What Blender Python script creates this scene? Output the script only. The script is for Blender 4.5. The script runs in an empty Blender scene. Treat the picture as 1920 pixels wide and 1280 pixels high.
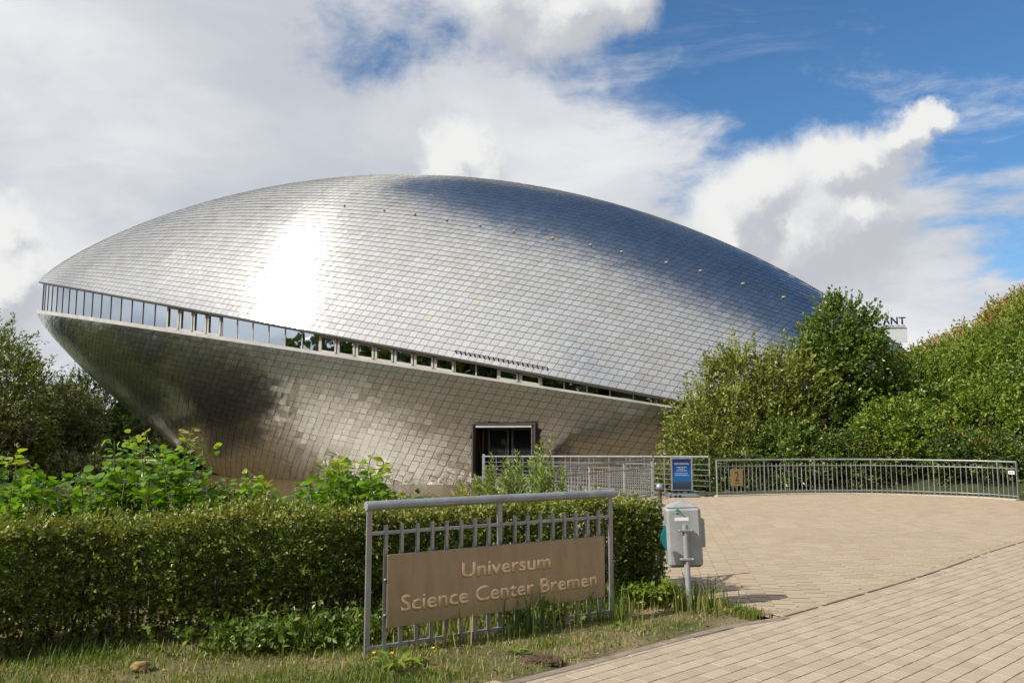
import bpy, math, random
import numpy as np
from math import radians, sin, cos, pi
rnd = random.Random(7)
rng = np.random.default_rng(11)
scn = bpy.context.scene
COL = scn.collection

# ------------------------------------------------------------------ camera, sky, sun, exposure
cam_d = bpy.data.cameras.new('camera'); cam = bpy.data.objects.new('camera', cam_d); COL.objects.link(cam)
cam_d.sensor_width = 36.0; cam_d.lens = 36.0 * 1500 / 1920; cam_d.clip_start = 0.05; cam_d.clip_end = 3000
cam.location = (0, 0, 1.65); cam.rotation_euler = (radians(90) + math.atan(176 / 1500), 0, 0)
scn.camera = cam
SUN_AZ, SUN_EL = radians(-117), radians(40)     # azimuth measured from +y towards +x
SUN = np.array([sin(SUN_AZ) * cos(SUN_EL), cos(SUN_AZ) * cos(SUN_EL), sin(SUN_EL)])


class NT:
    """small helper for node trees"""
    def __init__(s, tree):
        s.t = tree; s.t.nodes.clear()

    def n(s, typ, **kw):
        nd = s.t.nodes.new(typ)
        for k, v in kw.items(): setattr(nd, k, v)
        return nd

    def put(s, sock, v):
        if isinstance(v, bpy.types.NodeSocket): s.t.links.new(v, sock)
        elif v is not None: sock.default_value = v

    def m(s, op, a, b=None, c=None, clamp=False):
        nd = s.n('ShaderNodeMath', operation=op, use_clamp=clamp)
        for i, v in enumerate((a, b, c)): s.put(nd.inputs[i], v)
        return nd.outputs[0]

    def v(s, op, a, b=None, scale=None):
        nd = s.n('ShaderNodeVectorMath', operation=op)
        s.put(nd.inputs[0], a)
        if b is not None: s.put(nd.inputs[1], b)
        if scale is not None: s.put(nd.inputs['Scale'], scale)
        return nd.outputs['Value'] if op in ('DOT_PRODUCT', 'LENGTH', 'DISTANCE') else nd.outputs[0]

    def noise(s, vec, scale, detail=4, rough=.55, col=False, dist=0):
        nd = s.n('ShaderNodeTexNoise')
        s.put(nd.inputs['Vector'], vec); nd.inputs['Scale'].default_value = scale
        nd.inputs['Detail'].default_value = detail; nd.inputs['Roughness'].default_value = rough
        nd.inputs['Distortion'].default_value = dist
        return nd.outputs['Color'] if col else nd.outputs[0]

    def step(s, x, a, b):
        nd = s.n('ShaderNodeMapRange', interpolation_type='SMOOTHSTEP')
        s.put(nd.inputs[0], x); s.put(nd.inputs[1], a); s.put(nd.inputs[2], b)
        return nd.outputs[0]

    def mix(s, f, a, b):
        nd = s.n('ShaderNodeMix', data_type='RGBA')
        s.put(nd.inputs[0], f); s.put(nd.inputs[6], a); s.put(nd.inputs[7], b)
        return nd.outputs[2]

    def ramp(s, f, stops):
        nd = s.n('ShaderNodeValToRGB'); e = nd.color_ramp.elements
        while len(e) < len(stops): e.new(.5)
        for k, (p, c) in zip(e, stops): k.position = p; k.color = (*c, 1)
        s.put(nd.inputs[0], f); return nd.outputs[0]

    def bump(s, h, strength=.3, dist=.01):
        nd = s.n('ShaderNodeBump'); s.put(nd.inputs['Height'], h)
        nd.inputs['Strength'].default_value = strength; nd.inputs['Distance'].default_value = dist
        return nd.outputs[0]

    def link(s, a, b): s.t.links.new(a, b)


def rgba(c): return (*c, 1)


def pixdir(x, y):
    th = math.atan(176 / 1500); a = (x - 960) / 1500; b = -(y - 640) / 1500
    r = np.array([a, cos(th) - b * sin(th), sin(th) + b * cos(th)]); return r / np.linalg.norm(r)


def build_world():
    w = bpy.data.worlds.new('World'); scn.world = w; w.use_nodes = True
    T = NT(w.node_tree)
    sky = T.n('ShaderNodeTexSky', sky_type='NISHITA'); sky.sun_disc = False
    sky.sun_elevation = SUN_EL; sky.sun_rotation = SUN_AZ
    sky.air_density = 1.0; sky.dust_density = .35; sky.ozone_density = 2.2; sky.altitude = 20
    d = T.n('ShaderNodeTexCoord').outputs['Generated']
    xyz = T.n('ShaderNodeSeparateXYZ'); T.link(d, xyz.inputs[0])
    x, y, z = xyz.outputs
    zz = T.m('ADD', T.m('MAXIMUM', z, 0.0), .16)
    pl = T.n('ShaderNodeCombineXYZ')
    T.put(pl.inputs[0], T.m('DIVIDE', x, zz)); T.put(pl.inputs[1], T.m('DIVIDE', y, zz))
    pv = pl.outputs[0]
    warp = T.v('SCALE', T.v('SUBTRACT', T.noise(pv, 1.1, 3, .5, True), (.5, .5, .5)), scale=.55)
    pw = T.v('ADD', pv, warp)
    n1 = T.noise(pw, 1.45, 12, .62)
    n2 = T.noise(T.v('ADD', pw, (7.3, 2.1, 0)), .8, 5, .5)
    dwc = T.v('ADD', d, T.v('SCALE', T.v('SUBTRACT', T.noise(d, 7, 4, .6, True), (.5, .5, .5)), scale=.16))
    cl_ = T.m('ADD', T.m('MULTIPLY', x, .85), T.m('MULTIPLY', T.m('SUBTRACT', z, .36), 1.1))
    cl_ = T.m('ADD', cl_, T.m('MULTIPLY', T.m('SUBTRACT', y, .85), .5))
    clear = T.step(cl_, -.04, .42)
    gap = T.m('MULTIPLY', T.step(T.v('DISTANCE', dwc, tuple(pixdir(770, 20))), .15, .0), .42)
    clear = T.m('MAXIMUM', clear, gap)
    thr = T.m('SUBTRACT', T.m('MULTIPLY_ADD', clear, .31, .30), T.m('MULTIPLY', T.step(z, .34, .12), .16))
    fac = T.step(T.m('SUBTRACT', n1, thr), -.07, .13)
    st_ = T.n('ShaderNodeMapping'); T.link(pw, st_.inputs[0]); st_.inputs['Rotation'].default_value = (0, 0, radians(-24)); st_.inputs['Scale'].default_value = (.9, 3.6, 1)
    wisp = T.m('MULTIPLY', T.step(T.noise(st_.outputs[0], 1.6, 8, .65), .52, .86), .50)
    fac = T.m('MAXIMUM', fac, wisp)
    body = T.step(T.m('ADD', T.m('MULTIPLY', n2, .8), T.m('MULTIPLY', n1, .4)), .42, .80)
    near_sun = T.m('MULTIPLY_ADD', T.step(T.v('DOT_PRODUCT', d, tuple(SUN)), .62, 1.0), .45, 1.0)   # clouds glow around the sun
    ccol = T.v('SCALE', T.mix(body, (.50, .525, .585, 1), (.82, .825, .83, 1)), scale=near_sun)
    # towering cumulus heads at fixed directions in the sky
    w1 = T.v('SCALE', T.v('SUBTRACT', T.noise(d, 9, 2, .5, True), (.5, .5, .5)), scale=.085)
    w2 = T.v('SCALE', T.v('SUBTRACT', T.noise(d, 30, 6, .65, True), (.5, .5, .5)), scale=.050)
    dw = T.v('ADD', T.v('ADD', d, w1), w2)
    blobs = [(1440, 385, 110), (1560, 325, 95), (1510, 440, 135), (1635, 300, 70), (1695, 258, 50), (1742, 215, 32), (1385, 425, 95), (1600, 420, 95),
             (868, 292, 62), (815, 315, 58), (900, 330, 60), (25, 440, 60), (66, 500, 66), (15, 535, 90), (1050, 5, 120), (960, -25, 95), (1150, -30, 90)]
    def heads(vec):
        best = None
        for px, py, pr in blobs:
            c = pixdir(px, py)
            v = T.m('SUBTRACT', 1.0, T.m('DIVIDE', T.v('DISTANCE', vec, tuple(c)), pr / 1500 * 1.05))
            best = v if best is None else T.m('SMOOTH_MAX', best, v, .35)
        return best
    best = heads(dw)
    bl = heads(T.v('ADD', dw, tuple(np.array([-.5, 0, .85]) * .030)))
    f2 = T.step(best, -.14, .45)
    lump = T.noise(dw, 22, 6, .62)
    lit = T.m('ADD', T.m('MULTIPLY', T.m('SUBTRACT', best, bl), 1.15), T.m('MULTIPLY', lump, .75))
    shade = T.step(lit, .12, .80)
    c2 = T.mix(shade, (.50, .515, .555, 1), (.80, .80, .795, 1))
    # thin haze towards the horizon
    hz = T.m('MULTIPLY', T.step(z, .24, .0), .5)
    b0 = T.n('ShaderNodeBackground'); T.link(T.v('MULTIPLY', sky.outputs[0], (.56, .86, 1.06)), b0.inputs[0]); b0.inputs[1].default_value = .115
    b1 = T.n('ShaderNodeBackground'); T.link(ccol, b1.inputs[0]); b1.inputs[1].default_value = 1.0
    b2 = T.n('ShaderNodeBackground'); T.link(c2, b2.inputs[0]); b2.inputs[1].default_value = 1.0
    bh = T.n('ShaderNodeBackground'); bh.inputs[0].default_value = (.50, .60, .74, 1)
    def ms(f, a, b):
        m = T.n('ShaderNodeMixShader'); T.put(m.inputs[0], f); T.link(a, m.inputs[1]); T.link(b, m.inputs[2]); return m.outputs[0]
    o = T.n('ShaderNodeOutputWorld')
    T.link(ms(f2, ms(fac, ms(hz, b0.outputs[0], bh.outputs[0]), b1.outputs[0]), b2.outputs[0]), o.inputs[0])


build_world()
sd = bpy.data.lights.new('sun', 'SUN'); sd.energy = 4.9; sd.angle = radians(.53); sd.color = (1, .955, .88)
so = bpy.data.objects.new('sun', sd); COL.objects.link(so)
import mathutils
so.rotation_euler = mathutils.Vector(tuple(-SUN)).to_track_quat('-Z', 'Y').to_euler()
so.location = tuple(SUN * 80)
vs = scn.view_settings
vs.view_transform = 'Standard'; vs.look = 'None'; vs.gamma = 1.0; vs.use_curve_mapping = False; vs.exposure = 0.12
scn.render.engine = 'CYCLES'
cy = scn.cycles
cy.use_denoising = True
try: cy.denoiser = 'OPENIMAGEDENOISE'
except Exception: pass
cy.max_bounces = 7; cy.diffuse_bounces = 3; cy.glossy_bounces = 4; cy.transmission_bounces = 3; cy.transparent_max_bounces = 4
cy.sample_clamp_indirect = 30.0; cy.caustics_reflective = False; cy.caustics_refractive = False


# ------------------------------------------------------------------ materials
def pmat(name, build=None, **kw):
    m = bpy.data.materials.new(name); m.use_nodes = True
    T = NT(m.node_tree); o = T.n('ShaderNodeOutputMaterial'); b = T.n('ShaderNodeBsdfPrincipled')
    T.link(b.outputs[0], o.inputs[0])
    for k, v in kw.items():
        k = {'color': 'Base Color', 'rough': 'Roughness', 'metal': 'Metallic', 'spec': 'Specular IOR Level', 'coat': 'Coat Weight'}.get(k, k)
        b.inputs[k].default_value = rgba(v) if k == 'Base Color' else v
    if build: build(T, b, o)
    return m


def attr(T, name='tint'):
    a = T.n('ShaderNodeAttribute'); a.attribute_name = name; return a.outputs['Fac']


def opos(T): return T.n('ShaderNodeTexCoord').outputs['Object']


def steel_nodes(T, b, o):
    t = attr(T)
    p = opos(T)
    big = T.noise(p, .35, 3, .5)
    fine = T.noise(p, 7, 3, .6)
    c = T.ramp(t, [(0, (.62, .60, .56)), (.5, (.66, .645, .61)), (.93, (.70, .69, .66)), (.97, (.66, .57, .42)), (1, (.64, .55, .40))])
    T.put(b.inputs['Base Color'], T.mix(T.m('MULTIPLY', T.step(big, .5, .75), .22), c, (.50, .45, .37, 1)))
    T.put(b.inputs['Roughness'], T.m('MULTIPLY_ADD', fine, .06, .125))
    T.put(b.inputs['Normal'], T.bump(T.m('ADD', T.m('MULTIPLY', T.noise(p, 2.6, 2, .5), .20), T.m('MULTIPLY', T.noise(p, .55, 3, .5), 1.5)), .45, .045))
    # brushed along the courses: reflections smear up and down the shell
    b.inputs['Anisotropic'].default_value = .97
    tv = T.n('ShaderNodeCombineXYZ'); tv.inputs[0].default_value = .14; tv.inputs[1].default_value = .0; tv.inputs[2].default_value = 1.0
    T.link(tv.outputs[0], b.inputs['Tangent'])
    b2 = T.n('ShaderNodeBsdfPrincipled'); b2.inputs['Metallic'].default_value = 1; b2.inputs['Roughness'].default_value = .46
    for k in ('Base Color', 'Normal'): T.link(b.inputs[k].links[0].from_socket, b2.inputs[k])
    mx = T.n('ShaderNodeMixShader'); mx.inputs[0].default_value = .035
    T.link(b.outputs[0], mx.inputs[1]); T.link(b2.outputs[0], mx.inputs[2]); T.link(mx.outputs[0], o.inputs[0])
def hull_nodes(T, b, o):
    steel_nodes(T, b, o)
    b.inputs['Anisotropic'].default_value = .35
    T.put(b.inputs['Roughness'], T.m('MULTIPLY_ADD', T.noise(opos(T), 7, 3, .6), .08, .20))
    T.link(b.outputs[0], o.inputs[0])
M_STEEL = pmat('stainless_shingle', steel_nodes, metal=1.0)
M_HULL = pmat('hull_shingle_steel', hull_nodes, metal=1.0)
M_UNDER = pmat('shadow_line_underlay', color=(.11, .086, .060), rough=.85)  # dark colour showing in the gaps stands in for the shingles' shadow lines
M_ALU = pmat('window_aluminium', lambda T, b, o: T.put(b.inputs['Base Color'], T.ramp(T.noise(opos(T), 1.3, 4), [(.3, (.36, .34, .31)), (.7, (.50, .475, .43))])), rough=.45)
M_DARKTRIM = pmat('dark_brown_trim', color=(.06, .05, .042), rough=.5)
M_GLASS = pmat('coated_window_glass', lambda T, b, o: T.put(b.inputs['Normal'], T.bump(T.noise(opos(T), .9, 2), .05, .05)), color=(.47, .53, .59), rough=.015, metal=1.0)
M_DOORGLASS = pmat('dark_door_glass', color=(.012, .013, .015), rough=.03)
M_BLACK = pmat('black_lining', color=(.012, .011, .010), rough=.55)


def galv_nodes(T, b, o):
    p = opos(T)
    vo = T.n('ShaderNodeTexVoronoi'); T.put(vo.inputs['Vector'], p); vo.inputs['Scale'].default_value = 42
    k = T.m('MULTIPLY_ADD', T.noise(p, 5, 5, .6), .85, T.m('MULTIPLY', vo.outputs['Distance'], .18))
    T.put(b.inputs['Base Color'], T.ramp(k, [(.3, (.24, .25, .26)), (.75, (.42, .435, .45))]))
    T.put(b.inputs['Roughness'], T.m('MULTIPLY_ADD', T.noise(p, 18, 3), .25, .38))
M_GALV = pmat('galvanised_steel', galv_nodes, metal=.45)
M_BIN = pmat('zinc_sheet', lambda T, b, o: T.put(b.inputs['Base Color'], T.ramp(T.m('ADD', T.m('MULTIPLY', T.noise(opos(T), 4, 6, .65), .7), T.m('MULTIPLY', T.noise(opos(T), 40, 3), .3)), [(.32, (.26, .27, .275)), (.55, (.37, .385, .39)), (.75, (.46, .47, .47))])), rough=.5, metal=.25)
M_GALVL = pmat('bright_steel_tube', lambda T, b, o: T.put(b.inputs['Base Color'], T.ramp(T.noise(opos(T), 4, 4), [(.3, (.27, .275, .28)), (.7, (.40, .405, .41))])), rough=.42, metal=.45)


def bronze_nodes(T, b, o):
    p = opos(T)
    st = T.n('ShaderNodeMapping'); T.link(p, st.inputs[0]); st.inputs['Scale'].default_value = (5, 5, .7)
    k = T.m('ADD', T.m('MULTIPLY', T.noise(st.outputs[0], 2.2, 6, .65), .7), T.m('MULTIPLY', T.noise(p, 9, 4), .3))
    T.put(b.inputs['Base Color'], T.ramp(k, [(.28, (.33, .265, .185)), (.55, (.41, .335, .24)), (.8, (.46, .385, .285))]))
    T.put(b.inputs['Roughness'], T.m('MULTIPLY_ADD', T.noise(p, 30, 3), .2, .34))
M_BRONZE = pmat('bronze_plate', bronze_nodes, metal=.8)
M_LETTER = pmat('tan_lettering', lambda T, b, o: T.put(b.inputs['Base Color'], T.ramp(T.noise(opos(T), 6, 4), [(.3, (.90, .60, .36)), (.7, (.96, .68, .43))])), rough=.5)
M_LETTER_EDGE = pmat('letter_groove', color=(.075, .045, .028), rough=.7)
M_BRASS = pmat('pale_brass_plate', color=(.48, .35, .19), rough=.35, metal=.6)


def paver_nodes(c0, c1, c2, speck):
    def f(T, b, o):
        p = opos(T); t = attr(T)
        sp = T.step(T.noise(p, 130, 2, .7), .60, .70)
        base = T.mix(T.m('MULTIPLY', T.noise(p, 1.1, 4), .65), T.ramp(t, [(0, c0), (.5, c1), (1, c2)]), rgba(c1))
        dirt = T.step(T.noise(p, .55, 7, .66), .50, .76)
        base = T.mix(T.m('MULTIPLY', T.step(T.noise(p, 2.3, 6, .7), .60, .74), .28), base, (.12, .09, .06, 1))
        base = T.mix(T.m('MULTIPLY', dirt, .36), base, (.20, .15, .105, 1))
        T.put(b.inputs['Base Color'], T.mix(T.m('MULTIPLY', sp, speck), base, (.085, .062, .045, 1)))
        T.put(b.inputs['Normal'], T.bump(T.noise(p, 90, 3), .35, .004))
    return f
M_PLAZA = pmat('beige_clinker', paver_nodes((.352, .268, .177), (.395, .305, .205), (.432, .34, .232), .25), rough=.8)
M_WALK = pmat('pinkish_concrete_paver', paver_nodes((.345, .268, .188), (.405, .318, .225), (.455, .365, .265), 1.0), rough=.82)
M_SAND = pmat('dark_joint_sand', lambda T, b, o: T.put(b.inputs['Base Color'], T.ramp(T.noise(opos(T), 6, 5), [(.3, (.040, .028, .018)), (.7, (.085, .060, .038))])), rough=.95)
M_SANDL = pmat('pale_joint_sand', lambda T, b, o: T.put(b.inputs['Base Color'], T.ramp(T.noise(opos(T), 5, 6, .65), [(.35, (.085, .062, .040)), (.65, (.22, .165, .11))])), rough=.95)
M_KERB = pmat('pale_kerb_concrete', lambda T, b, o: T.put(b.inputs['Base Color'], T.ramp(T.noise(opos(T), 9, 5), [(.3, (.36, .31, .24)), (.7, (.50, .44, .35))])), rough=.85)
M_EDGE = pmat('dirty_edging_stone', lambda T, b, o: T.put(b.inputs['Base Color'], T.ramp(T.noise(opos(T), 9, 5), [(.3, (.17, .13, .095)), (.7, (.30, .235, .175))])), rough=.9)


def ground_nodes(T, b, o):
    p = opos(T)
    n = T.noise(p, .9, 7, .62); f = T.noise(p, 14, 5, .65)
    c = T.ramp(n, [(.30, (.10, .12, .030)), (.47, (.20, .18, .065)), (.56, (.34, .265, .14)), (.70, (.22, .15, .09))])
    sy = T.n('ShaderNodeSeparateXYZ'); T.link(p, sy.inputs[0])
    lush = T.ramp(n, [(.30, (.030, .048, .012)), (.55, (.055, .075, .018)), (.75, (.085, .085, .030))])    # damp overgrown banks beyond the hedge
    c = T.mix(T.step(T.m('SUBTRACT', sy.outputs[1], T.m('MULTIPLY', sy.outputs[0], .30)), 8.6, 9.6), c, lush)
    T.put(b.inputs['Base Color'], T.mix(T.m('MULTIPLY', f, .45), c, (.060, .045, .026, 1)))
    T.put(b.inputs['Normal'], T.bump(T.m('ADD', f, T.noise(p, 60, 4, .7)), .9, .03))
M_GROUND = pmat('dry_grassy_soil', ground_nodes, rough=.95)


def water_nodes(T, b, o):
    p = opos(T)
    mp = T.n('ShaderNodeMapping'); T.link(p, mp.inputs[0]); mp.inputs['Scale'].default_value = (1, 1.3, 1)
    h = T.m('ADD', T.noise(mp.outputs[0], 2.6, 3, .55), T.m('MULTIPLY', T.noise(mp.outputs[0], 9, 2, .5), .35))
    T.put(b.inputs['Normal'], T.bump(h, .55, .10))
M_WATER = pmat('murky_pond_water', water_nodes, color=(.105, .074, .031), rough=.16, IOR=1.33)


def leaf_mat(name, stops, trans=.35, rough=.42, spec=.5, tcol=(1.15, 1.25, .5)):
    m = bpy.data.materials.new(name); m.use_nodes = True
    T = NT(m.node_tree); o = T.n('ShaderNodeOutputMaterial'); b = T.n('ShaderNodeBsdfPrincipled')
    c = T.ramp(attr(T), stops)
    T.put(b.inputs['Base Color'], c); b.inputs['Roughness'].default_value = rough; b.inputs['Specular IOR Level'].default_value = spec
    tr = T.n('ShaderNodeBsdfTranslucent')
    tc = T.v('MULTIPLY', c, tcol); T.put(tr.inputs[0], tc)
    mx = T.n('ShaderNodeMixShader'); mx.inputs[0].default_value = trans
    T.link(b.outputs[0], mx.inputs[1]); T.link(tr.outputs[0], mx.inputs[2]); T.link(mx.outputs[0], o.inputs[0])
    return m
L_HEDGE = leaf_mat('hedge_leaf', [(0, (0.071, 0.102, 0.015)), (0.5, (0.149, 0.184, 0.028)), (0.93, (0.271, 0.287, 0.045)), (0.975, (0.297, 0.153, 0.032)), (1, (0.361, 0.128, 0.032))], 0.25)
L_ALDER = leaf_mat('alder_leaf', [(0, (0.079, 0.164, 0.014)), (0.6, (0.159, 0.285, 0.02)), (0.94, (0.265, 0.387, 0.028)), (1, (0.45, 0.411, 0.04))], .48, .3, .6)
L_WILLOW = leaf_mat('olive_willow_leaf', [(0, (0.084, 0.115, 0.016)), (0.5, (0.178, 0.213, 0.029)), (1, (0.355, 0.371, 0.079))], 0.22)
L_HAZEL = leaf_mat('bright_tree_leaf', [(0, (0.055, 0.097, 0.011)), (0.5, (0.109, 0.167, 0.02)), (1, (0.217, 0.273, 0.047))], 0.25, .36, .6)
L_GREEN = leaf_mat('fresh_shrub_leaf', [(0, (0.08, 0.128, 0.011)), (0.5, (0.17, 0.237, 0.021)), (1, (0.29, 0.342, 0.043))], 0.28)
L_DARK = leaf_mat('dark_shrub_leaf', [(0, (0.033, 0.057, 0.008)), (0.5, (0.077, 0.115, 0.014)), (0.95, (0.147, 0.188, 0.022)), (1, (0.229, 0.123, 0.028))], 0.22)
L_BRAMBLE = leaf_mat('bramble_leaf', [(0, (0.128, 0.124, 0.017)), (0.5, (0.255, 0.222, 0.031)), (0.8, (0.37, 0.259, 0.051)), (1, (0.421, 0.184, 0.06))], 0.22)
L_SILVER = leaf_mat('silver_willow_leaf', [(0, (0.085, 0.099, 0.026)), (0.5, (0.162, 0.176, 0.052)), (1, (0.304, 0.315, 0.124))], .25)
L_WEED = leaf_mat('weed_leaf', [(0, (0.112, 0.175, 0.03)), (0.5, (0.188, 0.252, 0.048)), (1, (0.3, 0.35, 0.09))], .4)
L_YELLOW = leaf_mat('yellow_green_leaf', [(0, (.14, .18, .012)), (.5, (.22, .26, .018)), (1, (.33, .34, .03))], .45)
L_GRASS = leaf_mat('grass_blade', [(0, (0.097, 0.155, 0.022)), (0.4, (0.167, 0.223, 0.036)), (0.6, (0.309, 0.27, 0.09)), (1, (0.515, 0.405, 0.18))], .35, .55, .3)
L_FAR = leaf_mat('far_wood_leaf', [(0, (0.036, 0.058, 0.01)), (0.5, (0.072, 0.102, 0.016)), (1, (0.132, 0.156, 0.025))], .25)
M_BARK = pmat('brown_bark', lambda T, b, o: T.put(b.inputs['Base Color'], T.ramp(T.noise(opos(T), 12, 5), [(.3, (.045, .033, .022)), (.7, (.13, .10, .07))])), rough=.9)
M_STEM = pmat('green_stem', color=(.13, .15, .04), rough=.6)


# ------------------------------------------------------------------ mesh helpers
def tag(o, label=None, cat=None, group=None, kind=None):
    if label: o['label'] = label
    if cat: o['category'] = cat
    if group: o['group'] = group
    if kind: o['kind'] = kind
    return o


def empty(name, loc, rz=0):
    o = bpy.data.objects.new(name, None); COL.objects.link(o); o.location = loc; o.rotation_euler = (0, 0, rz)
    o.empty_display_size = .2
    return o


def put_in(o, parent):
    """parent o, keeping o's world coordinates"""
    if parent is None: return o
    bpy.context.view_layer.update()
    o.parent = parent; o.matrix_parent_inverse = parent.matrix_world.inverted()
    return o


def link(name, me, mat, parent=None, local=False):
    o = bpy.data.objects.new(name, me); COL.objects.link(o)
    if mat is not None and not me.materials: me.materials.append(mat)
    if parent is not None:
        o.parent = parent
        if not local:
            M = mathutils.Matrix.Translation(parent.location) @ parent.rotation_euler.to_matrix().to_4x4()
            if parent.parent is not None:
                pp = parent.parent
                M = (mathutils.Matrix.Translation(pp.location) @ pp.rotation_euler.to_matrix().to_4x4()) @ parent.matrix_parent_inverse @ M
            o.matrix_parent_inverse = M.inverted()
    return o


def np_mesh(name, V, F, tint=None, smooth=None):
    """V (n,3), F (m,k) with one k; tint per vertex; smooth: bool or per-face array"""
    me = bpy.data.meshes.new(name)
    V = np.asarray(V, np.float32); F = np.asarray(F, np.int32)
    k = F.shape[1]
    me.vertices.add(len(V)); me.vertices.foreach_set('co', V.ravel())
    me.loops.add(F.size); me.loops.foreach_set('vertex_index', F.ravel())
    me.polygons.add(len(F)); me.polygons.foreach_set('loop_start', np.arange(0, F.size, k, dtype=np.int32))
    me.polygons.foreach_set('loop_total', np.full(len(F), k, np.int32))
    sm = np.zeros(len(F), bool) if smooth is None else (np.full(len(F), smooth) if isinstance(smooth, bool) else smooth)
    me.polygons.foreach_set('use_smooth', sm)
    if tint is not None:
        a = me.attributes.new('tint', 'FLOAT', 'POINT'); a.data.foreach_set('value', np.asarray(tint, np.float32))
    me.update(); me.validate()
    return me


class MB:
    """collects simple shapes into one mesh"""
    def __init__(s): s.v = []; s.f = []; s.sm = []

    def add(s, V, F, smooth=False):
        o = len(s.v); s.v += [tuple(map(float, p)) for p in V]; s.f += [tuple(i + o for i in q) for q in F]; s.sm += [smooth] * len(F)
        return s

    def box(s, c, size, R=None, bev=0.0):
        """box at c with size, R 3x3 rotation; optional chamfer"""
        c = np.array(c, float); h = np.array(size, float) / 2
        R = np.eye(3) if R is None else np.array(R)
        if bev <= 0:
            P = [np.array([x, y, z]) * h for z in (-1, 1) for y in (-1, 1) for x in (-1, 1)]
            F = [(0, 2, 3, 1), (4, 5, 7, 6), (0, 1, 5, 4), (2, 6, 7, 3), (0, 4, 6, 2), (1, 3, 7, 5)]
            return s.add([c + R @ p for p in P], F)
        b = min(bev, h.min() * .9); P = []; idx = {}
        for sx in (-1, 1):
            for sy in (-1, 1):
                for sz in (-1, 1):
                    for ax in range(3):
                        q = np.array([sx, sy, sz]) * (h - b); q[ax] = (sx, sy, sz)[ax] * h[ax]
                        idx[(sx, sy, sz, ax)] = len(P); P.append(q)
        F = []
        for ax in range(3):
            for sg in (-1, 1):
                o1, o2 = [a for a in range(3) if a != ax]
                q = []
                for a, bb in ((-1, -1), (1, -1), (1, 1), (-1, 1)):
                    k = [0, 0, 0]; k[ax] = sg; k[o1] = a; k[o2] = bb; q.append(idx[(*k, ax)])
                F.append(tuple(q))
        for ax in range(3):
            o1, o2 = [a for a in range(3) if a != ax]
            for a in (-1, 1):
                for bb in (-1, 1):
                    k0 = [0, 0, 0]; k0[o1] = a; k0[o2] = bb; k1 = list(k0); k0[ax] = -1; k1[ax] = 1
                    F.append((idx[(*k0, o1)], idx[(*k1, o1)], idx[(*k1, o2)], idx[(*k0, o2)]))
        for sx in (-1, 1):
            for sy in (-1, 1):
                for sz in (-1, 1):
                    F.append(tuple(idx[(sx, sy, sz, a)] for a in range(3)))
        return s.add([c + R @ p for p in P], F)

    def tube(s, pts, r, n=8, cap=True):
        pts = [np.array(p, float) for p in pts]; m = len(pts)
        rr = list(r) if hasattr(r, '__len__') else [r] * m
        V = []; up = np.array([0, 0, 1.0])
        for i, p in enumerate(pts):
            t = pts[min(i + 1, m - 1)] - pts[max(i - 1, 0)]; t = t / (np.linalg.norm(t) + 1e-9)
            a = np.cross(t, up)
            if np.linalg.norm(a) < .1: a = np.cross(t, np.array([1.0, 0, 0]))
            a /= np.linalg.norm(a); b = np.cross(t, a)
            for k in range(n):
                an = 2 * pi * k / n; V.append(p + rr[i] * (cos(an) * a + sin(an) * b))
        F = [(i * n + k, i * n + (k + 1) % n, (i + 1) * n + (k + 1) % n, (i + 1) * n + k) for i in range(m - 1) for k in range(n)]
        s.add(V, F, True)
        if cap:
            s.add(V[:n], [tuple(range(n))[::-1]]); s.add(V[-n:], [tuple(range(n))])
        return s

    def bar(s, a, b, w, t, upv=(0, 0, 1)):
        """flat bar from a to b, w wide, t thick"""
        a = np.array(a, float); b = np.array(b, float); d = b - a; L = np.linalg.norm(d); d /= L
        u = np.array(upv, float); e = np.cross(d, u)
        if np.linalg.norm(e) < 1e-6: e = np.cross(d, np.array([1., 0, 0]))
        e /= np.linalg.norm(e); g = np.cross(e, d)
        return s.box((a + b) / 2, (L, w, t), np.array([d, e, g]).T)

    def sweep(s, path, prof_pts):
        """path: (m,k,3) rings already in space"""
        P = np.asarray(path); m, k = P.shape[:2]
        F = [(i * k + j, i * k + (j + 1) % k, (i + 1) * k + (j + 1) % k, (i + 1) * k + j) for i in range(m - 1) for j in range(k)]
        s.add(P.reshape(-1, 3), F); s.add(P[0], [tuple(range(k))[::-1]]); s.add(P[-1], [tuple(range(k))])
        return s

    def mesh(s, name):
        me = bpy.data.meshes.new(name); me.from_pydata(s.v, [], s.f)
        me.polygons.foreach_set('use_smooth', s.sm); me.update(); me.validate()
        import bmesh
        bm = bmesh.new(); bm.from_mesh(me); bmesh.ops.recalc_face_normals(bm, faces=bm.faces); bm.to_mesh(me); bm.free()
        return me

    def build(s, name, mat, parent=None, local=False): return link(name, s.mesh(name), mat, parent, local)


def rotz(a): return np.array([[cos(a), -sin(a), 0], [sin(a), cos(a), 0], [0, 0, 1.0]])


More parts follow.
